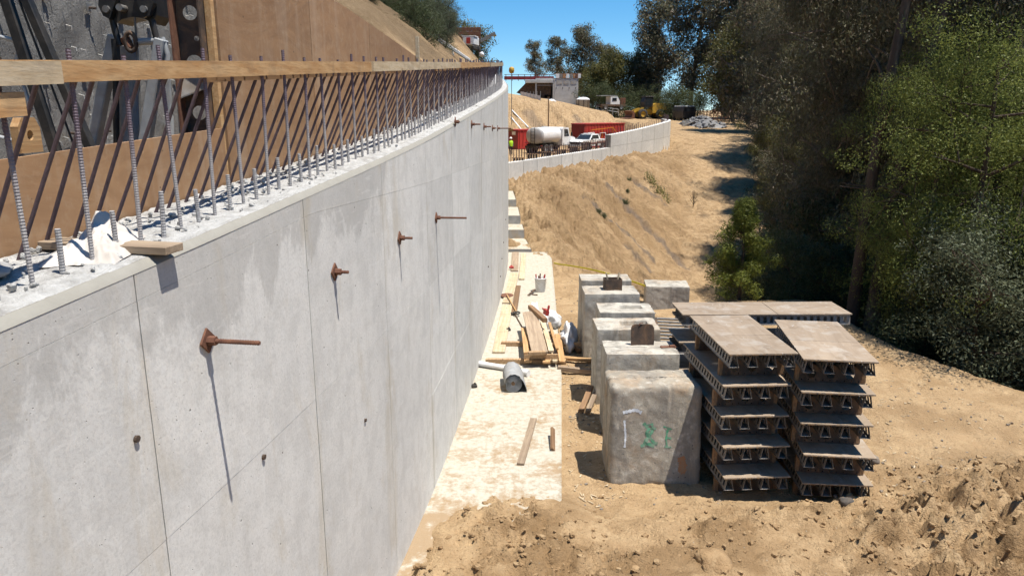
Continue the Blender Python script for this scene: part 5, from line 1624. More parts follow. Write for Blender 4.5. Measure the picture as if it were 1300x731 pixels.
def wheel(root, x, y, r, w, m_hub='grey_paint'):
    t = empty_part('wheel', root, (x, y, r))
    prof = [(r * .55, -w / 2), (r * .93, -w / 2), (r, -w * .36), (r, w * .36), (r * .93, w / 2), (r * .55, w / 2)]
    ty = MB().lathe(prof, n=22).mesh('tyre'); link('tyre', ty, M['rubber'], t, None, (R(90), 0, 0))
    hub = MB().lathe([(0, -w * .30), (r * .30, -w * .34), (r * .5, -w * .28), (r * .56, -w * .46), (r * .56, w * .46), (r * .5, w * .28), (r * .30, w * .34), (0, w * .30)], n=18).mesh('rim')
    link('rim', hub, M[m_hub], t, None, (R(90), 0, 0))
def empty_part(name, parent, loc):
    o = bpy.data.objects.new(name, None); COL.objects.link(o); o.parent = parent; o.location = loc; o.empty_display_size = .1
    return o

def tank_truck():
    p = spot(698, 194, 84)
    o = empty('tank_truck', (p.x, p.y + 1.5, -.12), R(58), 'white water tank truck with rear ladder in the far yard', 'truck')
    # +x is forward
    MB().box((.2, 0, .78), (7.0, .9, .28), None, .02).build('chassis', M['black'], o)
    # oval tank
    prof = []; n = 22
    def oval(x, f): return [(x, 1.12 * f * math.copysign(abs(math.cos(a)) ** .8, math.cos(a)), 1.92 + .88 * f * math.copysign(abs(math.sin(a)) ** .8, math.sin(a))) for a in [2 * math.pi * i / n for i in range(n)]]
    rings = [oval(-3.42, .0), oval(-3.42, .80), oval(-3.30, .96), oval(-3.15, 1.0), oval(.75, 1.0), oval(.92, .95), oval(.98, .0)]
    mb = MB(); V = [q_ for r_ in rings for q_ in r_]
    F = [(i * n + k, i * n + (k + 1) % n, (i + 1) * n + (k + 1) % n, (i + 1) * n + k) for i in range(len(rings) - 1) for k in range(n)]
    mb.add(V, F, True); tank = mb.build('tank', M['white'], o)
    rear = [oval(-3.45, 0), oval(-3.45, .78), oval(-3.34, .95), oval(-3.2, 1.004)]
    mb = MB(); V = [q_ for r_ in rear for q_ in r_]
    F = [(i * n + k, i * n + (k + 1) % n, (i + 1) * n + (k + 1) % n, (i + 1) * n + k) for i in range(3) for k in range(n)]
    mb.add(V, F, True); mb.build('rear_head', M['tank_grey'], tank)
    for s in (-1, 1): MB().box((-3.55, s * .24 + .1, 1.8), (.05, .05, 2.0)).build('ladder_rail', M['black'], tank)
    for i in range(6): MB().box((-3.55, .1, 1.0 + .33 * i), (.04, .5, .04)).build('ladder_rung', M['black'], tank)
    MB().lathe([(0, .12), (.32, .12), (.34, 0)], (-1.2, 0, 2.78), 14).build('hatch', M['grey_paint'], tank)
    for x in (-2.6, -.6): MB().box((x, 0, 1.0), (.25, 2.0, .3), None, .02).build('tank_cradle', M['black'], o)
    MB().box((-3.45, 0, .72), (.12, 2.3, .22), None, .02).build('rear_bumper', M['black'], o)
    for s in (-1, 1):
        MB().box((-3.5, s * 1.0, .85), (.05, .2, .12)).build('tail_lamp', M['red'], o)
    # cab
    cab = [(1.15, .75), (3.0, .75), (4.35, .75), (4.4, 1.35), (4.2, 1.55), (2.95, 1.75), (2.6, 2.72), (1.35, 2.78), (1.15, 2.6)]
    c = MB().prism(cab, 1, -1.08, 1.08).build('cab', M['white'], o)
    for s in (-1, 1):
        MB().prism([(1.55, 1.72), (2.72, 1.72), (2.42, 2.5), (1.55, 2.55)], 1, s * 1.085 - .012, s * 1.085 + .012).build('side_window', M['glass'], c)
        MB().box((2.95, s * 1.3, 1.95), (.1, .2, .45), None, .02).build('mirror', M['black'], c)
        MB().box((4.4, s * .85, 1.0), (.06, .3, .2), None, .02).build('headlight', M['glass'], c)
        MB().box((3.5, s * 1.02, .95), (1.25, .16, .25), None, .05).build('fender', M['white'], c)
    MB().add([(2.99, -.95, 1.78), (2.99, .95, 1.78), (2.66, .9, 2.62), (2.66, -.9, 2.62)], [(0, 1, 2, 3)])
    ws = MB(); ws.add([(3.0, -.95, 1.78), (3.0, .95, 1.78), (2.67, .9, 2.62), (2.67, -.9, 2.62)], [(0, 1, 2, 3)]); ws.build('windscreen', M['glass'], c)
    MB().box((4.42, 0, 1.1), (.06, 1.1, .55), None, .02).build('grille', M['black'], c)
    for x in (3.4, -1.6, -2.75):
        for s in (-1, 1): wheel(o, x, s * .98, .52, .42 if x < 0 else .3)
    MB().box((-2.2, 1.1, 1.15), (2.4, .25, .05)).box((-2.2, -1.1, 1.15), (2.4, .25, .05)).build('mudguard', M['black'], o)
tank_truck()

def pickup():
    p = spot(748, 185, 88)
    o = empty('pickup_truck', (p.x, p.y + 1.2, -.12), R(-128), 'white pickup truck facing us beside the red container', 'pickup truck')
    side = [(-2.75, .55), (2.7, .55), (2.85, .75), (2.85, 1.08), (2.6, 1.2), (1.15, 1.28), (.45, 1.88), (-.95, 1.9), (-1.15, 1.28), (-2.75, 1.28)]
    b = MB().prism(side, 1, -.98, .98).build('body', M['white'], o)
    bm = bmesh.new(); bm.from_mesh(b.data)
    for v in bm.verts:
        if v.co.z > 1.5: v.co.y *= .82
    bm.to_mesh(b.data); bm.free()
    for s in (-1, 1):
        mb = MB(); mb.add([(.98, s * .95, 1.3), (-.9, s * .95, 1.3), (-.78, s * .845, 1.8), (.45, s * .845, 1.8)], [(0, 1, 2, 3)]); mb.build('side_window', M['glass'], o, (0, s * .02, 0))
        MB().box((2.84, s * .78, .98), (.08, .36, .18), None, .02).build('headlight', M['glass'], o)
        MB().box((.95, s * 1.1, 1.38), (.14, .22, .2), None, .03).build('mirror', M['black'], o)
        MB().box((1.75, s * .99, .80), (1.05, .03, .42), None, .01).build('wheel_arch', M['black'], o)
        MB().box((-1.75, s * .99, .80), (1.05, .03, .42), None, .01).build('wheel_arch', M['black'], o)
    ws = MB(); ws.add([(1.13, -.88, 1.32), (1.13, .88, 1.32), (.52, .76, 1.84), (.52, -.76, 1.84)], [(0, 1, 2, 3)]); ws.build('windscreen', M['glass'], o, (.03, 0, .02))
    MB().box((2.86, 0, .92), (.08, 1.25, .34), None, .02).build('grille', M['black'], o)
    MB().box((2.92, 0, .62), (.14, 1.9, .2), None, .04).build('bumper', M['grey_paint'], o)
    MB().box((-.1, 0, 1.95), (.5, 1.2, .09), None, .02).build('light_bar', M['white'], o)
    for x in (1.75, -1.75):
        for s in (-1, 1): wheel(o, x, s * .88, .40, .27)
    r = MB()
    for y in (-.8, .8): r.bar((-1.3, y, 1.28), (-1.3, y, 2.0), .06, .06); r.bar((-2.6, y, 1.28), (-2.6, y, 2.0), .06, .06); r.bar((-1.3, y, 2.0), (-2.6, y, 2.0), .06, .06)
    r.build('bed_rack', M['white'], o)
pickup()

def loader():
    p = spot(822, 150, 120)
    o = empty('wheel_loader', (p.x, p.y, gz(p.x, p.y) - .05), R(196), 'yellow wheel loader with black cab on the upper bench', 'wheel loader')
    MB().prism([(-3.6, .95), (-.4, .95), (-.4, 2.2), (-1.0, 2.45), (-3.4, 2.35), (-3.7, 1.9)], 1, -.85, .85).build('engine_hood', M['yellow'], o)
    MB().box((.3, 0, 1.15), (2.2, .9, .8), None, .05).build('front_frame', M['yellow'], o)
    c = MB().prism([(-.5, 2.0), (.9, 1.6), (1.0, 2.6), (.75, 3.4), (-.5, 3.4)], 1, -.72, .72).build('cab', M['black'], o)
    MB().box((.1, 0, 3.45), (1.6, 1.6, .12), None, .03).build('cab_roof', M['black'], o)
    for s in (-1, 1):
        MB().prism([(-.35, 2.2), (.8, 2.1), (.7, 3.2), (-.35, 3.2)], 1, s * .73 - .01, s * .73 + .01).build('cab_window', M['glass'], c)
        a = MB(); a.bar((.9, s * .55, 1.7), (2.2, s * .55, 1.35), .16, .34); a.bar((2.2, s * .55, 1.35), (3.0, s * .55, .6), .16, .3); a.build('lift_arm', M['yellow'], o)
    MB().prism([(2.9, .1), (4.1, .05), (4.15, .12), (3.4, .3), (3.2, .7), (3.5, 1.25), (3.1, 1.3), (2.8, .8)], 1, -1.4, 1.4).build('bucket', M['rust'], o)
    MB().tube([(-1.6, .4, 2.4), (-1.6, .4, 3.1)], .08, 8).build('exhaust', M['black'], o)
    for x in (1.35, -1.75):
        for s in (-1, 1): wheel(o, x, s * 1.0, .78, .58, 'yellow')
loader()

def abutment():
    p = spot(703, 131, 130)
    o = empty('bridge_abutment', (p.x, 130, p.z - .6), 0, 'grey concrete bridge abutment under a coloured girder on the far slope', 'building')
    o.scale = (1, 1, .82)
    # local: x to the right; heights from photo (about 5.5 m)
    MB().box((2.1, 1.6, 2.9), (4.1, 3.2, 5.6), None, .05).build('abutment_wall', M['abut'], o)
    for i in range(3): MB().box((.9 + i * 1.2, -.02, 4.9), (.9, .06, .7), None, .01).build('recess_panel', M['step'], o)
    for i in range(4): MB().box((.4 + i * 1.1, -.03, 3.75), (.10, .06, .34), None, .01).build('bracket', M['rust_dark'], o)
    MB().box((-1.5, 3.2, 2.9), (3.2, .4, 5.2), None, .03).build('bay_back', M['step'], o)
    MB().box((-1.5, 1.6, 5.45), (3.3, 3.2, .5), None, .03).build('bay_lintel', M['abut'], o)
    for x in (-3.05, -.05): MB().box((x, .2, 2.7), (.28, .3, 5.0), None, .02).build('bay_column', M['abut'], o)
    for z in (1.6, 4.3): MB().box((-1.5, .15, z), (2.7, .08, .1)).build('bay_rail', M['grey_paint'], o)
    for x in (-2.4, -1.3, -.7): MB().box((x, 1.5, 1.3), (.6, .6, 2.2), None, .05).build('stored_item', M['black'], o)
    for (x, w, m) in ((.6, .6, 'white'), (1.2, .5, 'galv'), (1.75, .55, 'orange_stain'), (2.3, .5, 'white'), (2.85, .5, 'galv'), (3.35, .4, 'orange_stain'), (3.8, .5, 'rust'), (4.3, .5, 'white')):
        MB().box((x, 0, 6.15), (w - .03, .16, .85), None, .01).build('girder_panel', M[m], o)
    MB().box((2.3, .25, 6.62), (4.9, .5, .1)).build('girder_cap', M['rust'], o)
    MB().box((2.3, .25, 5.72), (4.9, .5, .1)).build('girder_base', M['rust'], o)
    # red deck edge running left
    a = spot(640, 99, 130); L = p.x - a.x
    d = empty('deck_edge', (a.x, 131, a.z - .8), 0, 'rusty red bridge deck edge left of the abutment', 'bridge deck')
    MB().box((L / 2, 0, .8), (L, .5, .55), None, .02).build('girder', M['dark_red'], d)
    for i in range(8): MB().box((.3 + i * L / 8, -.28, .85), (.10, .06, 1.1)).build('post', M['rust'], d)
    MB().box((L / 2, -.1, 1.35), (L, .08, .08)).build('top_rail', M['rust'], d)
    MB().box((L * .7, .3, .2), (L * .55, 3.0, .5), None, .03).build('soffit', M['abut'], d)
    MB().prism([(L * .25, -1.6), (L * .95, -3.5), (L * .95, .1), (L * .45, .1)], 1, .2, 2.5).build('end_bank', M['rust_dark'], d)
    # pale panel fence below
    a, b = spot(661, 129, 122), spot(686, 132, 118)
    f = empty('panel_fence', a, 0, 'pale sheet fence stepping down below the bridge deck', 'fence')
    D = b - a
    for i in range(6):
        t0, t1 = i / 6, (i + .93) / 6
        q0, q1 = D * t0, D * t1; h = 1.5 - .12 * i
        mb = MB(); mb.add([(q0.x, q0.y, -.4), (q1.x, q1.y, -.4), (q1.x, q1.y, h - .05), (q0.x, q0.y, h)] + [(q0.x, q0.y + .06, -.4), (q1.x, q1.y + .06, -.4), (q1.x, q1.y + .06, h - .05), (q0.x, q0.y + .06, h)],
               [(0, 1, 2, 3), (7, 6, 5, 4), (0, 4, 5, 1), (1, 5, 6, 2), (2, 6, 7, 3), (3, 7, 4, 0)])
        mb.build('panel', M['tarp'], f)
    for i in range(7): q0 = D * (i / 6); MB().box((q0.x, q0.y - .05, .5), (.07, .07, 2.0)).build('post', M['grey_paint'], f)
    # pale pipes lying down the cut slope
    for i, (u0, v0, u1, v1, lb) in enumerate(((650, 141, 671, 163, 'upper'), (649, 150, 662, 166, 'lower'))):
        P = []
        for t in np.linspace(0, 1, 7):
            u, v = u0 + (u1 - u0) * t, v0 + (v1 - v0) * t; y = 97.0
            while y < 124 and spot(u, v, y).z > gz(spot(u, v, y).x, y): y += .3
            q = spot(u, v, y); P.append((q.x, q.y - .1, q.z + .08))
        o = MB(P[0]).tube(P, .11, 7).build('drain_pipe', M['tarp'], None, P[0]); tag(o, f'{lb} pale pipe lying down the cut slope above the red skip', 'pipe', 'pipes on the cut slope')
    # timber post in the slope
    a = spot(696, 164, 104); h_ = spot(696, 124, 104).z
    o = MB().tube([(0, 0, -.8), (0, 0, h_ - a.z)], [.10, .07], 7).box((0, 0, h_ - a.z + .02), (.35, .1, .1)).build('timber_post', M['lumber_dark'], None, a); tag(o, 'tall thin timber post standing in the cut slope above the tank truck', 'post')
    # water tank with domed roof
    a = spot(740, 137, 124)
    o = empty('storage_tank', (a.x, a.y, a.z - .3), 0, 'small round tank with a pale domed roof beside the abutment', 'tank')
    MB().lathe([(0, 0), (1.05, 0), (1.05, 1.55), (1.12, 1.6)], n=20).build('shell', M['grey_paint'], o)
    MB().lathe([(1.15, 1.6), (.85, 1.82), (.45, 1.95), (0, 2.0)], n=20).build('roof', M['tarp'], o)
    for i in range(8):
        an = i * math.pi / 4; MB().box((1.07 * math.cos(an), 1.07 * math.sin(an), .8), (.07, .07, 1.6), an).build('rib', M['rust_dark'], o)
    # parked plant and light truck on the bench
    a = spot(776, 140, 126)
    o = empty('site_truck', (a.x, a.y, a.z - .05), R(20), 'small flatbed truck with white cab on the far bench', 'truck')
    MB().box((0, 0, .8), (4.6, 1.8, .35), None, .03).build('flatbed', M['rust_dark'], o)
    c = MB().prism([(-.6, .95), (1.1, .95), (1.1, 1.5), (.7, 2.2), (-.6, 2.2)], 1, -.85, .85).build('cab', M['white'], o)
    MB().box((.1, -.87, 1.75), (.8, .04, .5)).build('side_window', M['glass'], c)
    MB().box((-.9, 0, 2.35), (3.0, 1.7, .1)).build('rack', M['grey_paint'], o)
    MB().box((1.8, 0, 1.5), (.9, 1.5, 1.0), None, .05).build('toolbox', M['rust'], o)
    for x in (-1.5, 1.4):
        for s in (-1, 1): wheel(o, x, s * .8, .42, .28)
    for i, (u, v, y, s, lb) in enumerate(((722, 136, 121, .6, 'nearest'), (729, 137, 121.5, .5, 'right-hand'), (700, 128, 120, .5, 'left-hand'))):
        a = spot(u, v, y); crumpled('sandbag_pile', (a.x, a.y, a.z - .35), (s * 1.3, s, s * .7), M['tarp'], 40 + i, f'{lb} white sandbag heap below the abutment', 'sandbags')
    a = spot(757, 139, 125); b = spot(785, 143, 125)
    f = empty('pipe_railing', (a.x, a.y, a.z - .5), 0, 'pale pipe railing along the far bench', 'railing')
    D = b - a
    for z in (.55, 1.0): MB().tube([(0, 0, z), (D.x, D.y, z + D.z)], .05, 6).build('rail', M['grey_paint'], f)
    for i in range(5): t = i / 4; MB().tube([(D.x * t, 0, -.6), (D.x * t, 0, 1.05 + D.z * t)], .05, 6).build('post', M['grey_paint'], f)
    # yellow lamp head
    a = spot(649.5, 90, 62)
    o = empty('beacon_post', (a.x, a.y, a.z - 4.5), 0, 'yellow round beacon on a thin post at the end of the wall', 'beacon')
    MB().tube([(0, 0, 0), (0, 0, 4.4)], .03, 6).build('post', M['steel'], o)
    MB().lathe([(0, -.27), (.15, -.25), (.22, -.1), (.22, .10), (.15, .22), (0, .26)], (0, 0, 4.55), 14).build('lamp_head', M['yellow'], o)
abutment()

def far_person():
    p = spot(648.5, 190, 80)
    z0 = gz(p.x, 80)
    o = empty('person', (p.x, 80, z0), R(20), 'worker in a lime vest standing beyond the wall end', 'person')
    me = bpy.data.meshes.new('body'); 
    J = [(0, 0, .95), (0, 0, 1.2), (0, 0, 1.42), (0, 0, 1.52), (0, -.01, 1.64), (0, -.01, 1.76),
         (.10, 0, .9), (.12, -.02, .5), (.12, 0, .1), (.12, -.14, .05), (-.10, 0, .9), (-.12, .02, .5), (-.12, 0, .1), (-.12, -.14, .05),
         (.20, 0, 1.42), (.25, 0, 1.14), (.22, -.14, .95), (-.20, 0, 1.42), (-.25, 0, 1.14), (-.22, -.14, .95), (.21, -.19, .88), (-.21, -.19, .88)]
    E = [(0, 1), (1, 2), (2, 3), (3, 4), (4, 5), (0, 6), (6, 7), (7, 8), (8, 9), (0, 10), (10, 11), (11, 12), (12, 13), (2, 14), (14, 15), (15, 16), (16, 20), (2, 17), (17, 18), (18, 19), (19, 21)]
    rad = [.15, .15, .16, .06, .10, .08, .10, .075, .05, .045, .10, .075, .05, .045, .075, .055, .04, .075, .055, .04, .045, .045]
    me.from_pydata(J, E, [])
    b = link('body', me, M['jeans'], o)
    md = b.modifiers.new('skin', 'SKIN'); b.modifiers.new('sub', 'SUBSURF').levels = 1; b.modifiers['sub'].render_levels = 1
    for v, r_ in zip(me.skin_vertices[0].data, rad): v.radius = (r_, r_)
    me.skin_vertices[0].data[0].use_root = True
    vest = MB().lathe([(.21, .92), (.23, 1.15), (.24, 1.35), (.18, 1.5), (.09, 1.53)], n=16); vest.v = [(x * 1.05, y * .8, z) for x, y, z in vest.v]
    vest.build('vest', M['vest'], o)
    MB().lathe([(.0, 1.90), (.08, 1.885), (.13, 1.82), (.14, 1.76), (.18, 1.755), (.18, 1.745), (.12, 1.745)], n=14).build('hard_hat', M['white'], o)
    MB().lathe([(0, 1.52), (.06, 1.54), (.095, 1.62), (.10, 1.69), (.09, 1.76), (0, 1.8)], n=12).build('face', M['skin'], o)
far_person()

def hill_items():
    # pale pipe handrail and stair on the cut behind the wall
    rt = empty('pipe_handrail', spot(512, 34, 30), 0, 'pale pipe handrail climbing the cut above the plywood form', 'handrail')
    O = rt.location
    def T(pts, r, name, m): MB(O).tube(pts, r, 6).build(name, M[m], rt)
    T([spot(510, 32, 30), spot(550, 44, 32), spot(596, 76, 34)], .05, 'rail', 'white_pvc')
    T([spot(522, 40, 30), spot(556, 52, 32), spot(600, 80, 34)], .04, 'rail', 'grey_paint')
    for (u, v0, v1, y) in ((518, 34, 62, 30), (551, 36, 74, 32), (553, 44, 78, 32.2), (556, 48, 78, 32.5), (574, 60, 82, 33)):
        T([spot(u, v0, y), spot(u + 3, v1 + 6, y)], .045, 'post', 'white_pvc')
    o = MB(spot(506, 36, 30)).bar(spot(502, 42, 30), spot(511, 33, 30), .1, .45).build('tilted_board', M['lumber_pale'], None, spot(506, 36, 30)); tag(o, 'small tilted timber board at the top of the handrail', 'board')
    # grey shored face and rusty lagging
    p = spot(543, 68, 33)
    o = empty('shored_face', p, R(8), 'grey shotcrete patch behind the handrail posts', 'shotcrete wall')
    MB().box((0, .3, -.3), (1.0, .2, 2.2), None, .02).build('face', M['shotcrete'], o)
    for i in range(4): MB().box((-.4 + i * .27, .18, -.3), (.05, .05, 2.2)).build('soldier', M['rust_dark'], o)
    p = spot(580, 41, 55)
    o = empty('lagging_fence', p, 0, 'rusty timber lagging on the hill above the handrail', 'fence')
    for i in range(3): MB().box((0, 0, -.35 + i * .27), (3.4, .08, .24), None, .01).build('plank', M['rust'], o)
    for x in (-1.6, 0, 1.6): MB().box((x, .08, -.6), (.12, .12, 1.9)).build('post', M['rust_dark'], o)
    # tracked drill on the hilltop
    p = spot(600, 63, 52)
    o = empty('track_drill', (p.x, 50, gz(p.x, 50)), R(-15), 'small white and red tracked drill on the hill behind the wall end', 'machine')
    o.scale = (.8, .8, .8)
    for s in (-1, 1): MB().box((s * .42, 0, .18), (.24, 1.8, .36), None, .08).build('track', M['rubber'], o)
    MB().box((0, 0, .70), (1.0, 1.3, .62), None, .06).build('body', M['white'], o)
    MB().box((0, -.66, .72), (.34, .04, .46), None, .01).build('radiator', M['red'], o)
    MB().box((0, -.2, 1.05), (1.1, .9, .07), None, .01).build('canopy', M['white'], o)
    MB().bar((.75, .2, .75), (1.9, .5, 1.35), .20, .24).build('boom', M['galv'], o)
    MB().bar((1.2, .3, 1.15), (2.0, .5, 1.15), .10, .12).build('mast', M['yellow'], o)
    # spoil heap where the wall turns away
    n = 40; U, W_ = np.meshgrid(np.linspace(-1, 1, n), np.linspace(-1, 1, n), indexing='ij')
    rr_ = np.sqrt(U ** 2 + W_ ** 2)
    Z = np.clip(1 - rr_, 0, 1) ** .8 * 1.5 + .22 * fbm(U * 4, W_ * 4, 131, 4) - .35
    p = spot(618, 80, 44)
    o = link('spoil_heap', grid_mesh('spoil_heap', np.stack([U * 1.5, W_ * 2.4, Z], -1).reshape(-1, 3), n, n), M['clod'], None, (p.x, 44, gz(p.x, 44) - .05)); tag(o, 'tan spoil heap on the hill at the end of the wall', 'spoil heap')
    crumpled('white_tarp', (spot(612, 68, 48).x, 48, spot(612, 70, 48).z - .1), (.14, .25, .2), M['tarp'], 61, 'white tarpaulin beside the tracked drill', 'tarp')
    # rubble heap, fence and dark van at the end of the track
    root = empty('rubble_heap', spot(890, 160, 96), 0, 'grey heap of broken concrete and rebar beside the far track', 'rubble heap')
    O = root.location; rr = random.Random(31)
    prot = []
    for i in range(6):
        me_ = rough_block('rubble_piece', 1, .8, .45, 300 + i, 4, .12, .2, None, 1.0); me_.materials.append(M['rubble']); prot.append(me_)
    n = 30; U, W_ = np.meshgrid(np.linspace(-1, 1, n), np.linspace(-1, 1, n), indexing='ij')
    Z = np.clip(1 - np.sqrt(U ** 2 + W_ ** 2), 0, 1) * 1.4 + .3 * fbm(U * 5, W_ * 5, 133, 3) - .3
    link('heap_core', grid_mesh('heap_core', np.stack([U * 2.8, W_ * 7, Z], -1).reshape(-1, 3), n, n), M['rubble'], root)
    for i in range(120):
        a = rr.uniform(0, 6.28); d = rr.random() ** .6
        x, y = 2.7 * d * math.cos(a), 7 * d * math.sin(a); z = max(0, 1 - d) * 1.3 - .15; s = rr.uniform(.2, .75)
        link('rubble_piece', prot[i % 6], None, root, (x, y, z), (rr.uniform(-.6, .6), rr.uniform(-.6, .6), rr.uniform(0, 6)), (s, s, s))
    a = spot(872, 150, 104)
    for i in range(8):
        MB(O).bar(spot(866, 160 - i, 92 + i), spot(898, 152 + rr.uniform(-4, 4), 96 + i), .1, .1).build('loose_bar', M['galv'], root)
    p = spot(868, 147, 112)
    o = empty('parked_van', (p.x, 112, gz(p.x, 112)), R(8), 'dark van with a white roof beyond the rubble heap', 'van')
    MB().prism([(-2.2, .35), (2.2, .35), (2.2, 1.1), (1.6, 1.9), (-2.2, 1.95)], 0, -.9, .9)
    MB().prism([(-.95, .35), (.95, .35), (.95, 1.35), (.82, 2.0), (-.82, 2.0), (-.95, 1.35)], 1, -2.2, 2.2).build('body', M['black'], o)
    MB().box((0, 0, 2.03), (1.6, 4.1, .1), None, .03).build('roof', M['white'], o)
    MB().box((0, -2.21, 1.55), (1.4, .03, .5)).build('rear_window', M['glass'], o)
    for y in (-1.4, 1.4):
        for s in (-1, 1):
            t = empty_part('wheel', o, (s * .85, y, .33)); ty = MB().lathe([(.1, -.1), (.31, -.1), (.33, 0), (.31, .1), (.1, .1)], n=16).mesh('tyre'); link('tyre', ty, M['rubber'], t, None, (0, R(90), 0))
    a, b = spot(888, 152, 108), spot(925, 158, 100)
    f = empty('mesh_fence', (a.x, a.y, a.z - .2), 0, 'rusty mesh fence between the rubble heap and the trees', 'fence'); D = b - a
    for i in range(9): t = i / 8; MB().tube([(D.x * t, D.y * t, -1), (D.x * t, D.y * t, 1.7 + D.z * t)], .05, 5).build('post', M['rust'], f)
    for z in (.3, .65, 1.0, 1.35, 1.65): MB().tube([(0, 0, z), (D.x, D.y, z + D.z)], .03, 4).build('wire', M['rust'], f)
hill_items()
# ================================================================ trees and plants
def leaf_mesh(name, C, size, aspect, droop, rs, N=None, m='leaf_euc'):
    """C (n,3) leaf centres; each leaf a narrow 2-triangle blade, hanging with random tilt"""
    n = len(C)
    d = rs.normal(size=(n, 3)); d /= np.linalg.norm(d, axis=1, keepdims=True)
    d = d * (1 - droop) + np.array([0, 0, -1.0]) * droop
    d /= np.linalg.norm(d, axis=1, keepdims=True)
    if N is not None:
        nn = N * .9 + np.array([0, 0, .35]) + rs.normal(size=(n, 3)) * .45
        nn /= np.maximum(np.linalg.norm(nn, axis=1, keepdims=True), 1e-6)
        d = d - nn * np.sum(d * nn, axis=1, keepdims=True); d /= np.maximum(np.linalg.norm(d, axis=1, keepdims=True), 1e-6)
        w = np.cross(nn, d)
    else: w = np.cross(d, rs.normal(size=(n, 3)))
    w = w * 1.0; w /= np.maximum(np.linalg.norm(w, axis=1, keepdims=True), 1e-6)
    L = size * rs.uniform(.6, 1.35, (n, 1)); W = L * aspect * rs.uniform(.7, 1.3, (n, 1))
    a = C - d * L * .5; b = C + w * W * .5; c = C + d * L * .5; e = C - w * W * .5
    V = np.stack([a, b, c, e], 1).reshape(-1, 3)
    F = np.arange(4 * n).reshape(-1, 4)
    me = bpy.data.meshes.new(name); set_mesh(me, V, F, False)
    me.materials.append(M[m])
    return me

def limb_tree(rs, H, r0, crown_lo, crown_r, n_limb, lean=(0, 0), forks=1, upright=.6):
    """returns (list of tubes (pts, radii)), list of twig end points"""
    tubes = []; ends = []
    def stem(base, top, r, wob=.25, n=9, rt=.25):
        pts = []; ph = rs.uniform(0, 6, 2)
        for i in range(n):
            t = i / (n - 1)
            p = base + (top - base) * t + np.array([math.sin(ph[0] + t * 4) * wob * t, math.cos(ph[1] + t * 3.3) * wob * t, 0])
            pts.append(p)
        rad = [r * ((1 - t) + rt * t) for t in np.linspace(0, 1, n)]
        tubes.append((pts, rad)); return pts
    base = np.array([0, 0, -.5])
    for f in range(forks):
        tp = np.array([lean[0] + rs.normal() * .4 + (f * 1.6 - .8 * (forks - 1)), lean[1] + rs.normal() * .4, H * rs.uniform(.88, .97)])
        b = base + np.array([f * .35, 0, 0])
        tr = stem(b, tp, r0 * (1 - .15 * f), .35 * H / 12, 11, .18)
        nl = n_limb // forks
        for i in range(nl):
            t = crown_lo + (1 - crown_lo) * (i + rs.random()) / nl
            k = t * (len(tr) - 1); a = int(min(k, len(tr) - 2)); p = tr[a] + (tr[a + 1] - tr[a]) * (k - a)
            an = rs.uniform(0, 6.283); ll = crown_r * rs.uniform(.5, 1.05) * (1.15 - .55 * (t - crown_lo) / (1 - crown_lo + 1e-6))
            q = p + np.array([math.cos(an) * ll, math.sin(an) * ll, ll * upright * rs.uniform(.1, 1.1)])
            rl = r0 * .44 * (1.1 - t) + .014
            lp = stem(p, q, rl, .22, 6, .3)
            ends.append(q); ends.append((p + q) / 2 + rs.normal(size=3) * .3)
            for s in range(3):
                tt = rs.uniform(.4, .95); k2 = tt * 5; a2 = int(min(k2, 4)); pb = lp[a2]
                qq = pb + rs.normal(size=3) * ll * .32 + np.array([0, 0, ll * .12])
                stem(pb, qq, rl * .45, .1, 4, .3); ends.append(qq)
        ends.append(tp)
    return tubes, np.array(ends)

def make_tree(name, H, r0, crown_lo, crown_r, n_limb, n_leaf, leaf, aspect, droop, m, seed, bark='bark', clump=.75, lean=(0, 0), forks=1, upright=.6, squash=.8, extra=0, skirt=0):
    rs = np.random.default_rng(seed)
    tubes, ends = limb_tree(rs, H, r0, crown_lo, crown_r, n_limb, lean, forks, upright)
    mb = MB()
    for pts, rad in tubes:
        mb.tube(pts, [max(r, .008) for r in rad], 9 if rad[0] > .12 else 5, caps=False)
    me_t = bpy.data.meshes.new('trunk'); me_t.from_pydata(mb.v, [], mb.f); me_t.polygons.foreach_set('use_smooth', [True] * len(mb.f))
    me_t.materials.append(M[bark])
    # leaf clumps round the twig ends
    if extra:
        k = rs.integers(0, len(ends), extra); ends = np.concatenate([ends, ends[k] + rs.normal(size=(extra, 3)) * crown_r * .22])
    if skirt:
        an = rs.uniform(0, 6.28, skirt); rr = crown_r * rs.uniform(.2, .9, skirt)
        ends = np.concatenate([ends, np.stack([np.cos(an) * rr, np.sin(an) * rr, H * rs.uniform(.05, crown_lo + .1, skirt)], -1)])
    csz = clump * rs.uniform(.55, 1.35, len(ends))
    wts = csz ** 2; wts /= wts.sum()
    idx = rs.choice(len(ends), n_leaf, p=wts)
    off = rs.normal(size=(n_leaf, 3)); off /= np.linalg.norm(off, axis=1, keepdims=True)
    off *= (rs.random((n_leaf, 1)) ** .36)
    off[:, 2] *= squash
    C = ends[idx] + off * csz[idx][:, None]
    me_l = leaf_mesh('crown', C, leaf, aspect, droop, rs, off / np.maximum(np.linalg.norm(off, axis=1, keepdims=True), 1e-6), m)
    return me_t, me_l

def place_tree(kind, name, x, y, s, rz, label, cat, group, z=None, sz=None):
    me_t, me_l = kind
    zz = gz(x, y) if z is None else z
    o = empty(name, (x, y, zz - .1), rz, label, cat, group)
    o.scale = (s, s, sz or s)
    link('trunk', me_t, None, o); link('crown', me_l, None, o)
    return o

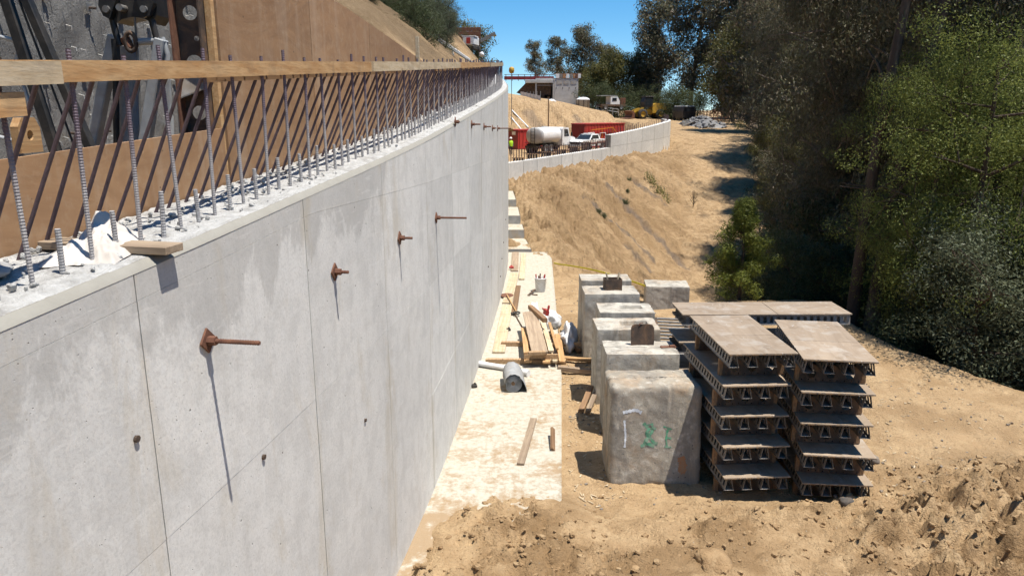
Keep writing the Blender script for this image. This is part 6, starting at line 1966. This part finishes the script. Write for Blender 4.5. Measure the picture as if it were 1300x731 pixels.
def forest():
    K = {}
    K['a'] = make_tree('a', 17, .34, .22, 3.6, 34, 105000, .125, .27, .62, 'leaf_euc', 1, clump=.78, extra=70)
    K['b'] = make_tree('b', 15, .30, .12, 3.2, 36, 95000, .125, .27, .62, 'leaf_euc', 2, clump=.74, extra=70, skirt=14)
    K['c'] = make_tree('c', 18, .36, .30, 4.2, 38, 110000, .13, .27, .6, 'leaf_euc', 3, clump=.84, extra=80, lean=(1.0, .5))
    K['d'] = make_tree('d', 14, .26, .10, 3.0, 34, 85000, .12, .30, .55, 'leaf_olive', 4, clump=.66, extra=70)
    K['far'] = make_tree('far', 15, .30, .25, 3.9, 30, 20000, .36, .30, .5, 'leaf_euc', 5, clump=1.15, extra=60)
    K['far2'] = make_tree('far2', 12, .26, .15, 3.6, 28, 18000, .36, .34, .4, 'leaf_olive', 6, clump=1.2, extra=60)
    K['wisp'] = make_tree('wisp', 14, .22, .42, 2.6, 20, 9000, .34, .30, .5, 'leaf_euc', 7, clump=.85, extra=10)
    K['aca'] = make_tree('aca', 8.0, .17, .36, 2.5, 32, 90000, .055, .38, .25, 'leaf_acacia', 8, bark='bark_dark', clump=.62, extra=130, upright=.55, squash=.55, forks=2)
    K['grey'] = make_tree('grey', 3.4, .10, .15, 1.5, 28, 26000, .075, .34, .3, 'leaf_grey', 9, bark='bark_dark', clump=.40, extra=90, forks=2, squash=.65)
    K['shrub'] = make_tree('shrub', 2.8, .07, .06, 1.5, 26, 17000, .11, .34, .35, 'leaf_shrub', 10, bark='bark_dark', clump=.48, extra=70, forks=2, skirt=12)
    K['under'] = make_tree('under', 4.6, .09, .06, 1.9, 30, 22000, .14, .30, .5, 'leaf_shrub', 12, bark='bark_dark', clump=.62, extra=90, forks=2, skirt=20)
    # young bright conifer: a cone of upturned sprays
    rs = np.random.default_rng(20); tubes = [([np.array([0, 0, -.3]), np.array([.03, 0, 1.4]), np.array([0, .04, 2.75])], [.06, .04, .01])]; ends = []
    for i in range(64):
        t = rs.random() ** .85; z = .05 + 2.7 * t; rad = .98 * (1 - t) ** .7 * rs.uniform(.4, 1.2) + .04; an = rs.uniform(0, 6.28)
        q = np.array([math.cos(an) * rad, math.sin(an) * rad, z + rad * .25]); ends.append(q); ends.append(q * np.array([.6, .6, 1]))
        tubes.append(([np.array([0, 0, z - .06]), q], [.014, .004]))
    ends = np.array(ends); mb = MB()
    for p, r_ in tubes: mb.tube(p, r_, 5, caps=False)
    me_t = bpy.data.meshes.new('trunk'); me_t.from_pydata(mb.v, [], mb.f); me_t.materials.append(M['bark_dark'])
    idx = rs.integers(0, len(ends), 30000); off = rs.normal(size=(30000, 3)); off /= np.linalg.norm(off, axis=1, keepdims=True); off *= .23 * rs.random((30000, 1)) ** .5
    K['pine'] = (me_t, leaf_mesh('crown', ends[idx] + off, .075, .26, -.35, rs, off / np.linalg.norm(off, axis=1, keepdims=True), 'leaf_pine'))

    GE = 'eucalyptus trees of the wood'
    rr = random.Random(90)
    # the wood right of the track: (kind, x, y, scale, label)
    T = [
     ('b', 12.2, 26, .72, 'small dark eucalyptus at the track edge behind the bright young conifer'),
     ('a', 12.4, 24.2, .80, 'dark eucalyptus behind the rear panel stack'),
     ('c', 13.5, 33, .70, 'slender eucalyptus standing alone at the middle of the track edge'),
     ('b', 13.6, 30, .95, 'low-crowned eucalyptus in the second row, behind the young conifer'),
     ('a', 16.2, 39, .95, 'eucalyptus whose crown overhangs the track'),
     ('c', 21, 48, 1.05, 'tall eucalyptus at the bend of the track'),
     ('d', 16.6, 37, 1.0, 'olive-tinted tree in the second row by the track'),
     ('a', 12.4, 21.6, .92, 'dark eucalyptus right behind the bare trunk pair'),
     ('c', 15.2, 22, 1.0, 'big eucalyptus behind the feathery acacia'),
     ('b', 16.6, 21.8, .95, 'dark eucalyptus between the acacia and the right picture edge'),
     ('a', 19.6, 22.5, 1.0, 'eucalyptus behind the right-hand acacia'),
     ('d', 18.6, 27.5, 1.1, 'olive eucalyptus deep in the wood behind the acacia'),
     ('c', 20.8, 33, 1.05, 'tall eucalyptus deep in the wood, centre'),
     ('b', 22.5, 24.5, 1.1, 'eucalyptus deep in the wood near the right picture edge'),
     ('a', 23.8, 41, 1.1, 'eucalyptus deep in the wood, third row'),
     ('c', 26.5, 31, 1.1, 'eucalyptus deep in the wood at the right, third row'),
     ('b', 21.0, 52, 1.1, 'eucalyptus behind the bend of the track'),
     ('d', 23.5, 58, 1.2, 'olive-crowned tree above the mesh fence'),
     ('a', 25.5, 66, 1.15, 'tall brown-green eucalyptus above the rubble heap'),
     ('c', 28.5, 74, 1.15, 'rounded eucalyptus beside the mesh fence'),
     ('far', 27.5, 84, 1.25, 'leftmost big eucalyptus of the wood, leaning into the blue sky'),
     ('far', 33.5, 92, 1.45, 'large rounded eucalyptus crown at the head of the track'),
     ('far', 26.5, 139, 1.35, 'tall tree behind the loader at the left end of the wood'),
     ('far', 31.5, 134, 1.6, 'broad tree crown left of the wood, above the van'),
     ('far', 35.5, 126, 1.6, 'tall crown between the van and the wood'),
     ('far2', 31.5, 108, 1.1, 'green tree behind the dark van'),
     ('far', 40, 104, 1.6, 'far tall eucalyptus behind the head of the track'),
     ('c', 30.5, 50, 1.2, 'eucalyptus in the back row of the wood, middle'),
     ('a', 33.5, 40, 1.2, 'eucalyptus in the back row of the wood, right of middle'),
     ('far', 37, 62, 1.35, 'eucalyptus in the back row of the wood, far'),
     ('b', 30.0, 22.0, 1.2, 'eucalyptus in the back row at the right picture edge'),
     ('far', 44, 78, 1.5, 'rearmost eucalyptus of the wood'),
     ('far', 38, 30, 1.3, 'rearmost eucalyptus at the right picture edge'),
     ('far', 47, 52, 1.5, 'rearmost eucalyptus, right of middle'),
     ('b', 24, 15.6, .95, 'eucalyptus just inside the right picture edge'),
     ('a', 25.5, 18.0, 1.05, 'eucalyptus behind the right picture edge'),
     ('c', 12.4, 27.0, .9, 'eucalyptus with a bent trunk between the conifer and the panel stacks'),
     ('d', 17.2, 45.5, .8, 'olive sapling tree at the upper end of the track edge'),
     ('b', 19.8, 53, .85, 'dark tree at the narrow upper track'),
     ('a', 22.8, 62, 1.0, 'dark tree casting shade on the upper track')]
    for k, x, y, s, lb in T:
        place_tree(K[k], 'eucalyptus_tree', x + rr.uniform(-.3, .3), y + rr.uniform(-.3, .3), s * rr.uniform(.95, 1.06), rr.uniform(0, 6.28), lb, 'tree', GE, None, s * rr.uniform(.95, 1.12))
    # the pair of bare leaning trunks
    mb = MB()
    for (bx, by, lx, r_, lab) in ((8.35, 17.6, 1.0, .15, 'left trunk of the bare leaning pair behind the panel stacks'), (8.75, 17.4, 1.5, .18, 'right thicker trunk of the bare leaning pair')):
        rs = np.random.default_rng(int(bx * 100)); z0 = gz(bx, by)
        o = empty('eucalyptus_tree', (bx, by, z0 - .2), 0, lab, 'tree', 'bare trunks behind the panel stacks')
        m_ = MB(); pts = [Vector((lx * t + .08 * math.sin(t * 7 + bx), .3 * t, 13 * t)) for t in np.linspace(0, 1, 12)]
        m_.tube(pts, [r_ * (1.05 - .6 * t) for t in np.linspace(0, 1, 12)], 10, caps=False)
        for i in range(9):
            t = rs.uniform(.2, .7); p = pts[int(t * 11)]; q = p + Vector((rs.uniform(-1.6, 1.6), rs.uniform(-1, 1), rs.uniform(.0, 1.0)))
            m_.tube([p, (p + q) / 2 + Vector((0, 0, .15)), q], [.05, .035, .01], 6, caps=False)
        m_.build('trunk', M['bark_dark'], o)
        ce = np.array([[p.x, p.y, p.z] for p in pts[6:]]); ce = np.concatenate([ce + np.array([1.9, .6, .5]) + rs.normal(size=ce.shape) * .9 for _ in range(5)]); idx = rs.integers(0, len(ce), 36000)
        off = rs.normal(size=(36000, 3)) * .55
        link('crown', leaf_mesh('crown', ce[idx] + off, .12, .27, .6, rs, off / np.linalg.norm(off, axis=1, keepdims=True), 'leaf_euc'), None, o)
    # acacias and grey-leaved bushes
    for (x, y, s, sz, lb) in ((10.3, 16.0, 1.0, 1.0, 'bright green feathery acacia in front of the dark wood'), (12.6, 15.6, 1.0, 1.0, 'second bright green acacia at the right picture edge'), (12.2, 18.2, .9, .85, 'duller acacia half behind the bright one'), (9.35, 16.75, .6, .92, 'small acacia in front of the bare trunk pair')):
        place_tree(K['aca'], 'acacia_tree', x, y, s, rr.uniform(0, 6), lb, 'tree', 'feathery acacias', None, sz)
    for (x, y, s, lb) in ((9.7, 14.4, 1.0, 'grey-green bush below the bright acacia'), (11.0, 13.8, 1.1, 'larger grey-green bush at the right picture edge'), (10.4, 15.4, 1.15, 'grey-green bush between the acacia and the pad edge')):
        place_tree(K['grey'], 'grey_bush', x, y, s, rr.uniform(0, 6), lb, 'bush', 'grey-green bushes')
    o = place_tree(K['pine'], 'young_conifer', 5.95, 18.7, 1.0, .4, 'bright yellow-green young conifer at the lower end of the track', 'tree', None, -.25, .98)
    # undergrowth of the wood, single bushes
    B = [(8.3, 20.0, .7, 'low dark bush right of the young conifer'), (7.9, 22.6, .75, 'dark bush behind the young conifer'), (9.3, 19.0, .8, 'dark bush behind the rear panel stack'),
         (10.6, 16.0, .8, 'dark bush under the acacia, near the pad edge'), (9.2, 15.6, .75, 'dark bush left of the grey-green bushes'), (12.3, 14.6, .9, 'dark bush under the second acacia'),
         (11.5, 12.8, .8, 'dark bush at the pad edge by the right picture edge'), (13.8, 12.9, 1.0, 'dark bush outside the grey-green bushes'), (9.8, 24.8, .8, 'dark bush at the track edge, first beyond the conifer'),
         (11.4, 29.5, .8, 'dark bush at the track edge, second beyond the conifer'), (13.0, 34.5, .9, 'dark bush halfway up the track edge'), (15.8, 42, 1.0, 'dark bush at the upper track edge'),
         (18.2, 49, 1.1, 'dark bush under the trees at the track bend'), (20.6, 56, 1.2, 'dark bush below the mesh fence'), (23.8, 68, 1.2, 'dark bush near the rubble heap')]
    for (x, y, s, lb) in B:
        place_tree(K['shrub'], 'dark_bush', x, y, s, rr.uniform(0, 6), lb, 'bush', 'dark bushes along the edge of the wood')
    U = [(11, 25), (12.5, 20.5), (14.5, 26), (13.4, 33.5), (16.5, 31), (16.2, 41), (19, 38), (18.5, 24), (15.8, 19.2), (17.2, 16.5), (20.5, 21), (22, 29), (24, 36), (21, 46), (25, 50), (19.8, 13.5), (15.8, 14.5), (27, 26), (24.5, 20), (29, 35), (24.5, 58), (28, 64), (33, 54), (31, 84), (35, 72)]
    for i, (x, y) in enumerate(U):
        place_tree(K['under'], 'undergrowth_bush', x, y, rr.uniform(.85, 1.3), rr.uniform(0, 6), 'leafy undergrowth bush under the eucalyptus wood', 'bush', 'undergrowth bushes inside the wood')
    # trees against the sky, centre and left
    S = [('wisp', 4.6, 150, .82, 'thin wispy tree farthest left above the abutment'), ('wisp', 9.0, 152, .95, 'wispy tree above the bridge abutment'), ('far', 13.2, 155, 1.06, 'tallest dark tree behind the abutment'),
         ('far', 17.8, 152, .92, 'dark tree right of the tallest one behind the bench'), ('far2', 19.0, 140, .98, 'rounded olive oak behind the small tank'), ('far2', 23.5, 143, 1.0, 'rounded olive oak behind the wheel loader'),
         ('far2', 15.2, 141, .70, 'low dark tree beside the abutment'), ('far2', 27.8, 150, .75, 'low tree in the gap of sky'), ('far', 38, 122, 1.5, 'tall tree behind the dark van'), ('far2', 33.5, 118, .85, 'green tree beyond the mesh fence')]
    for k, x, y, s, lb in S:
        place_tree(K[k], 'skyline_tree', x, y, s, rr.uniform(0, 6.28), lb, 'tree', 'trees along the skyline', None, s)
    for i, (u, v, y) in enumerate(((788, 142, 128), (812, 140, 132), (838, 138, 122), (752, 140, 130), (856, 142, 118), (880, 146, 114))):
        p = spot(u, v, y); place_tree(K['shrub'], 'bench_bush', p.x, y, 1.5, i, ['bright bush left of the loader', 'bush behind the loader', 'bush right of the loader', 'bush right of the small tank', 'bush left of the dark van', 'bush right of the dark van'][i], 'bush', 'bushes on the far bench')
    # hillside behind the wall
    Hh = [('wisp', -9.5, 48, .85, 'pine-like tree at the top left of the hill'), ('far', -8.6, 58, .55, 'dark tree beside the hilltop trunks'), ('wisp', -7.4, 55, .85, 'tree with bare trunks on the hill above the form'), ('far', -6.9, 62, .5, 'dark tree leaning over the hill edge'),
          ('far2', -4.6, 95, .70, 'tree behind the tracked drill on the hill'), ('far', -11.5, 44, .75, 'dark tree at the upper edge of the hill'), ('far2', -3.6, 108, .52, 'low tree at the right end of the hill')]
    for k, x, y, s, lb in Hh:
        place_tree(K[k], 'hill_tree', x, y, s, rr.uniform(0, 6), lb, 'tree', 'trees on the hill behind the wall')
    for i in range(30):
        y = 24 + i * 1.25; x = float(wallx(y)) - 2.4 - rr.uniform(0, 4.5)
        place_tree(K['shrub' if i % 3 else 'grey'], 'hill_bush', x, y, rr.uniform(.3, .6), i, 'scrubby bush on the dry hillside behind the plywood form', 'bush', 'scrub on the hillside')
    # seedlings on the bank and grass tufts on the hill
    lab = ['first', 'second', 'third', 'fourth', 'fifth', 'sixth', 'seventh']
    sp = [(794, 262, .13), (797, 245, .08), (752, 252, .09), (798, 232, .10), (766, 279, .11), (760, 272, .10), (790, 247, .07)]
    for i, (u, v, s) in enumerate(sp):
        p = on_ground(u, v); place_tree(K['shrub'], 'seedling_bush', p.x, p.y, s, i, f'{lab[i]} small weed on the sandy bank, counting from the right' if False else ['darkest round weed on the sandy bank', 'weed just below the darkest one', 'small weed high on the bank, left', 'weed near the staked row', 'weed on the grey slate strip', 'second weed on the grey slate strip', 'tiny weed between the others on the bank'][i], 'weed', 'weeds on the bank')
    for i in range(7):
        u = 822 + i * 4.2; v = 232 + i * 4.0
        p = on_ground(u, v); r_ = empty('staked_seedling', (p.x, p.y, gz(p.x, p.y)), 0, ['first', 'second', 'third', 'fourth', 'fifth', 'sixth', 'last'][i] + ' staked seedling from the top of the row on the bank', 'seedling', 'staked seedlings on the bank')
        MB().tube([(0, 0, -.1), (0, 0, .75)], .018, 5).build('stake', M['lumber_pale'], r_)
        rs = np.random.default_rng(400 + i); C = rs.normal(size=(130, 3)) * np.array([.13, .13, .17]) + np.array([0, 0, .3])
        link('foliage', leaf_mesh('foliage', C, .11, .35, .1, rs, None, 'leaf_acacia'), None, r_)
    # dead weed by the gully
    p = on_ground(880, 262); o = empty('dead_weed', (p.x, p.y, gz(p.x, p.y)), 0, 'dry dark weed stalk at the gully beside the track', 'weed')
    m_ = MB(); rs = random.Random(5)
    for i in range(14):
        a = rs.uniform(0, 6.28); z = rs.uniform(.3, 1.5); m_.tube([(0, 0, z * .6), (.45 * math.cos(a), .45 * math.sin(a), z + .35)], .018, 4)
    m_.tube([(0, 0, -.2), (0, 0, 1.9)], .035, 5); m_.build('stalk', M['bark_dark'], o); o.scale = (.55, .55, .6)
forest()
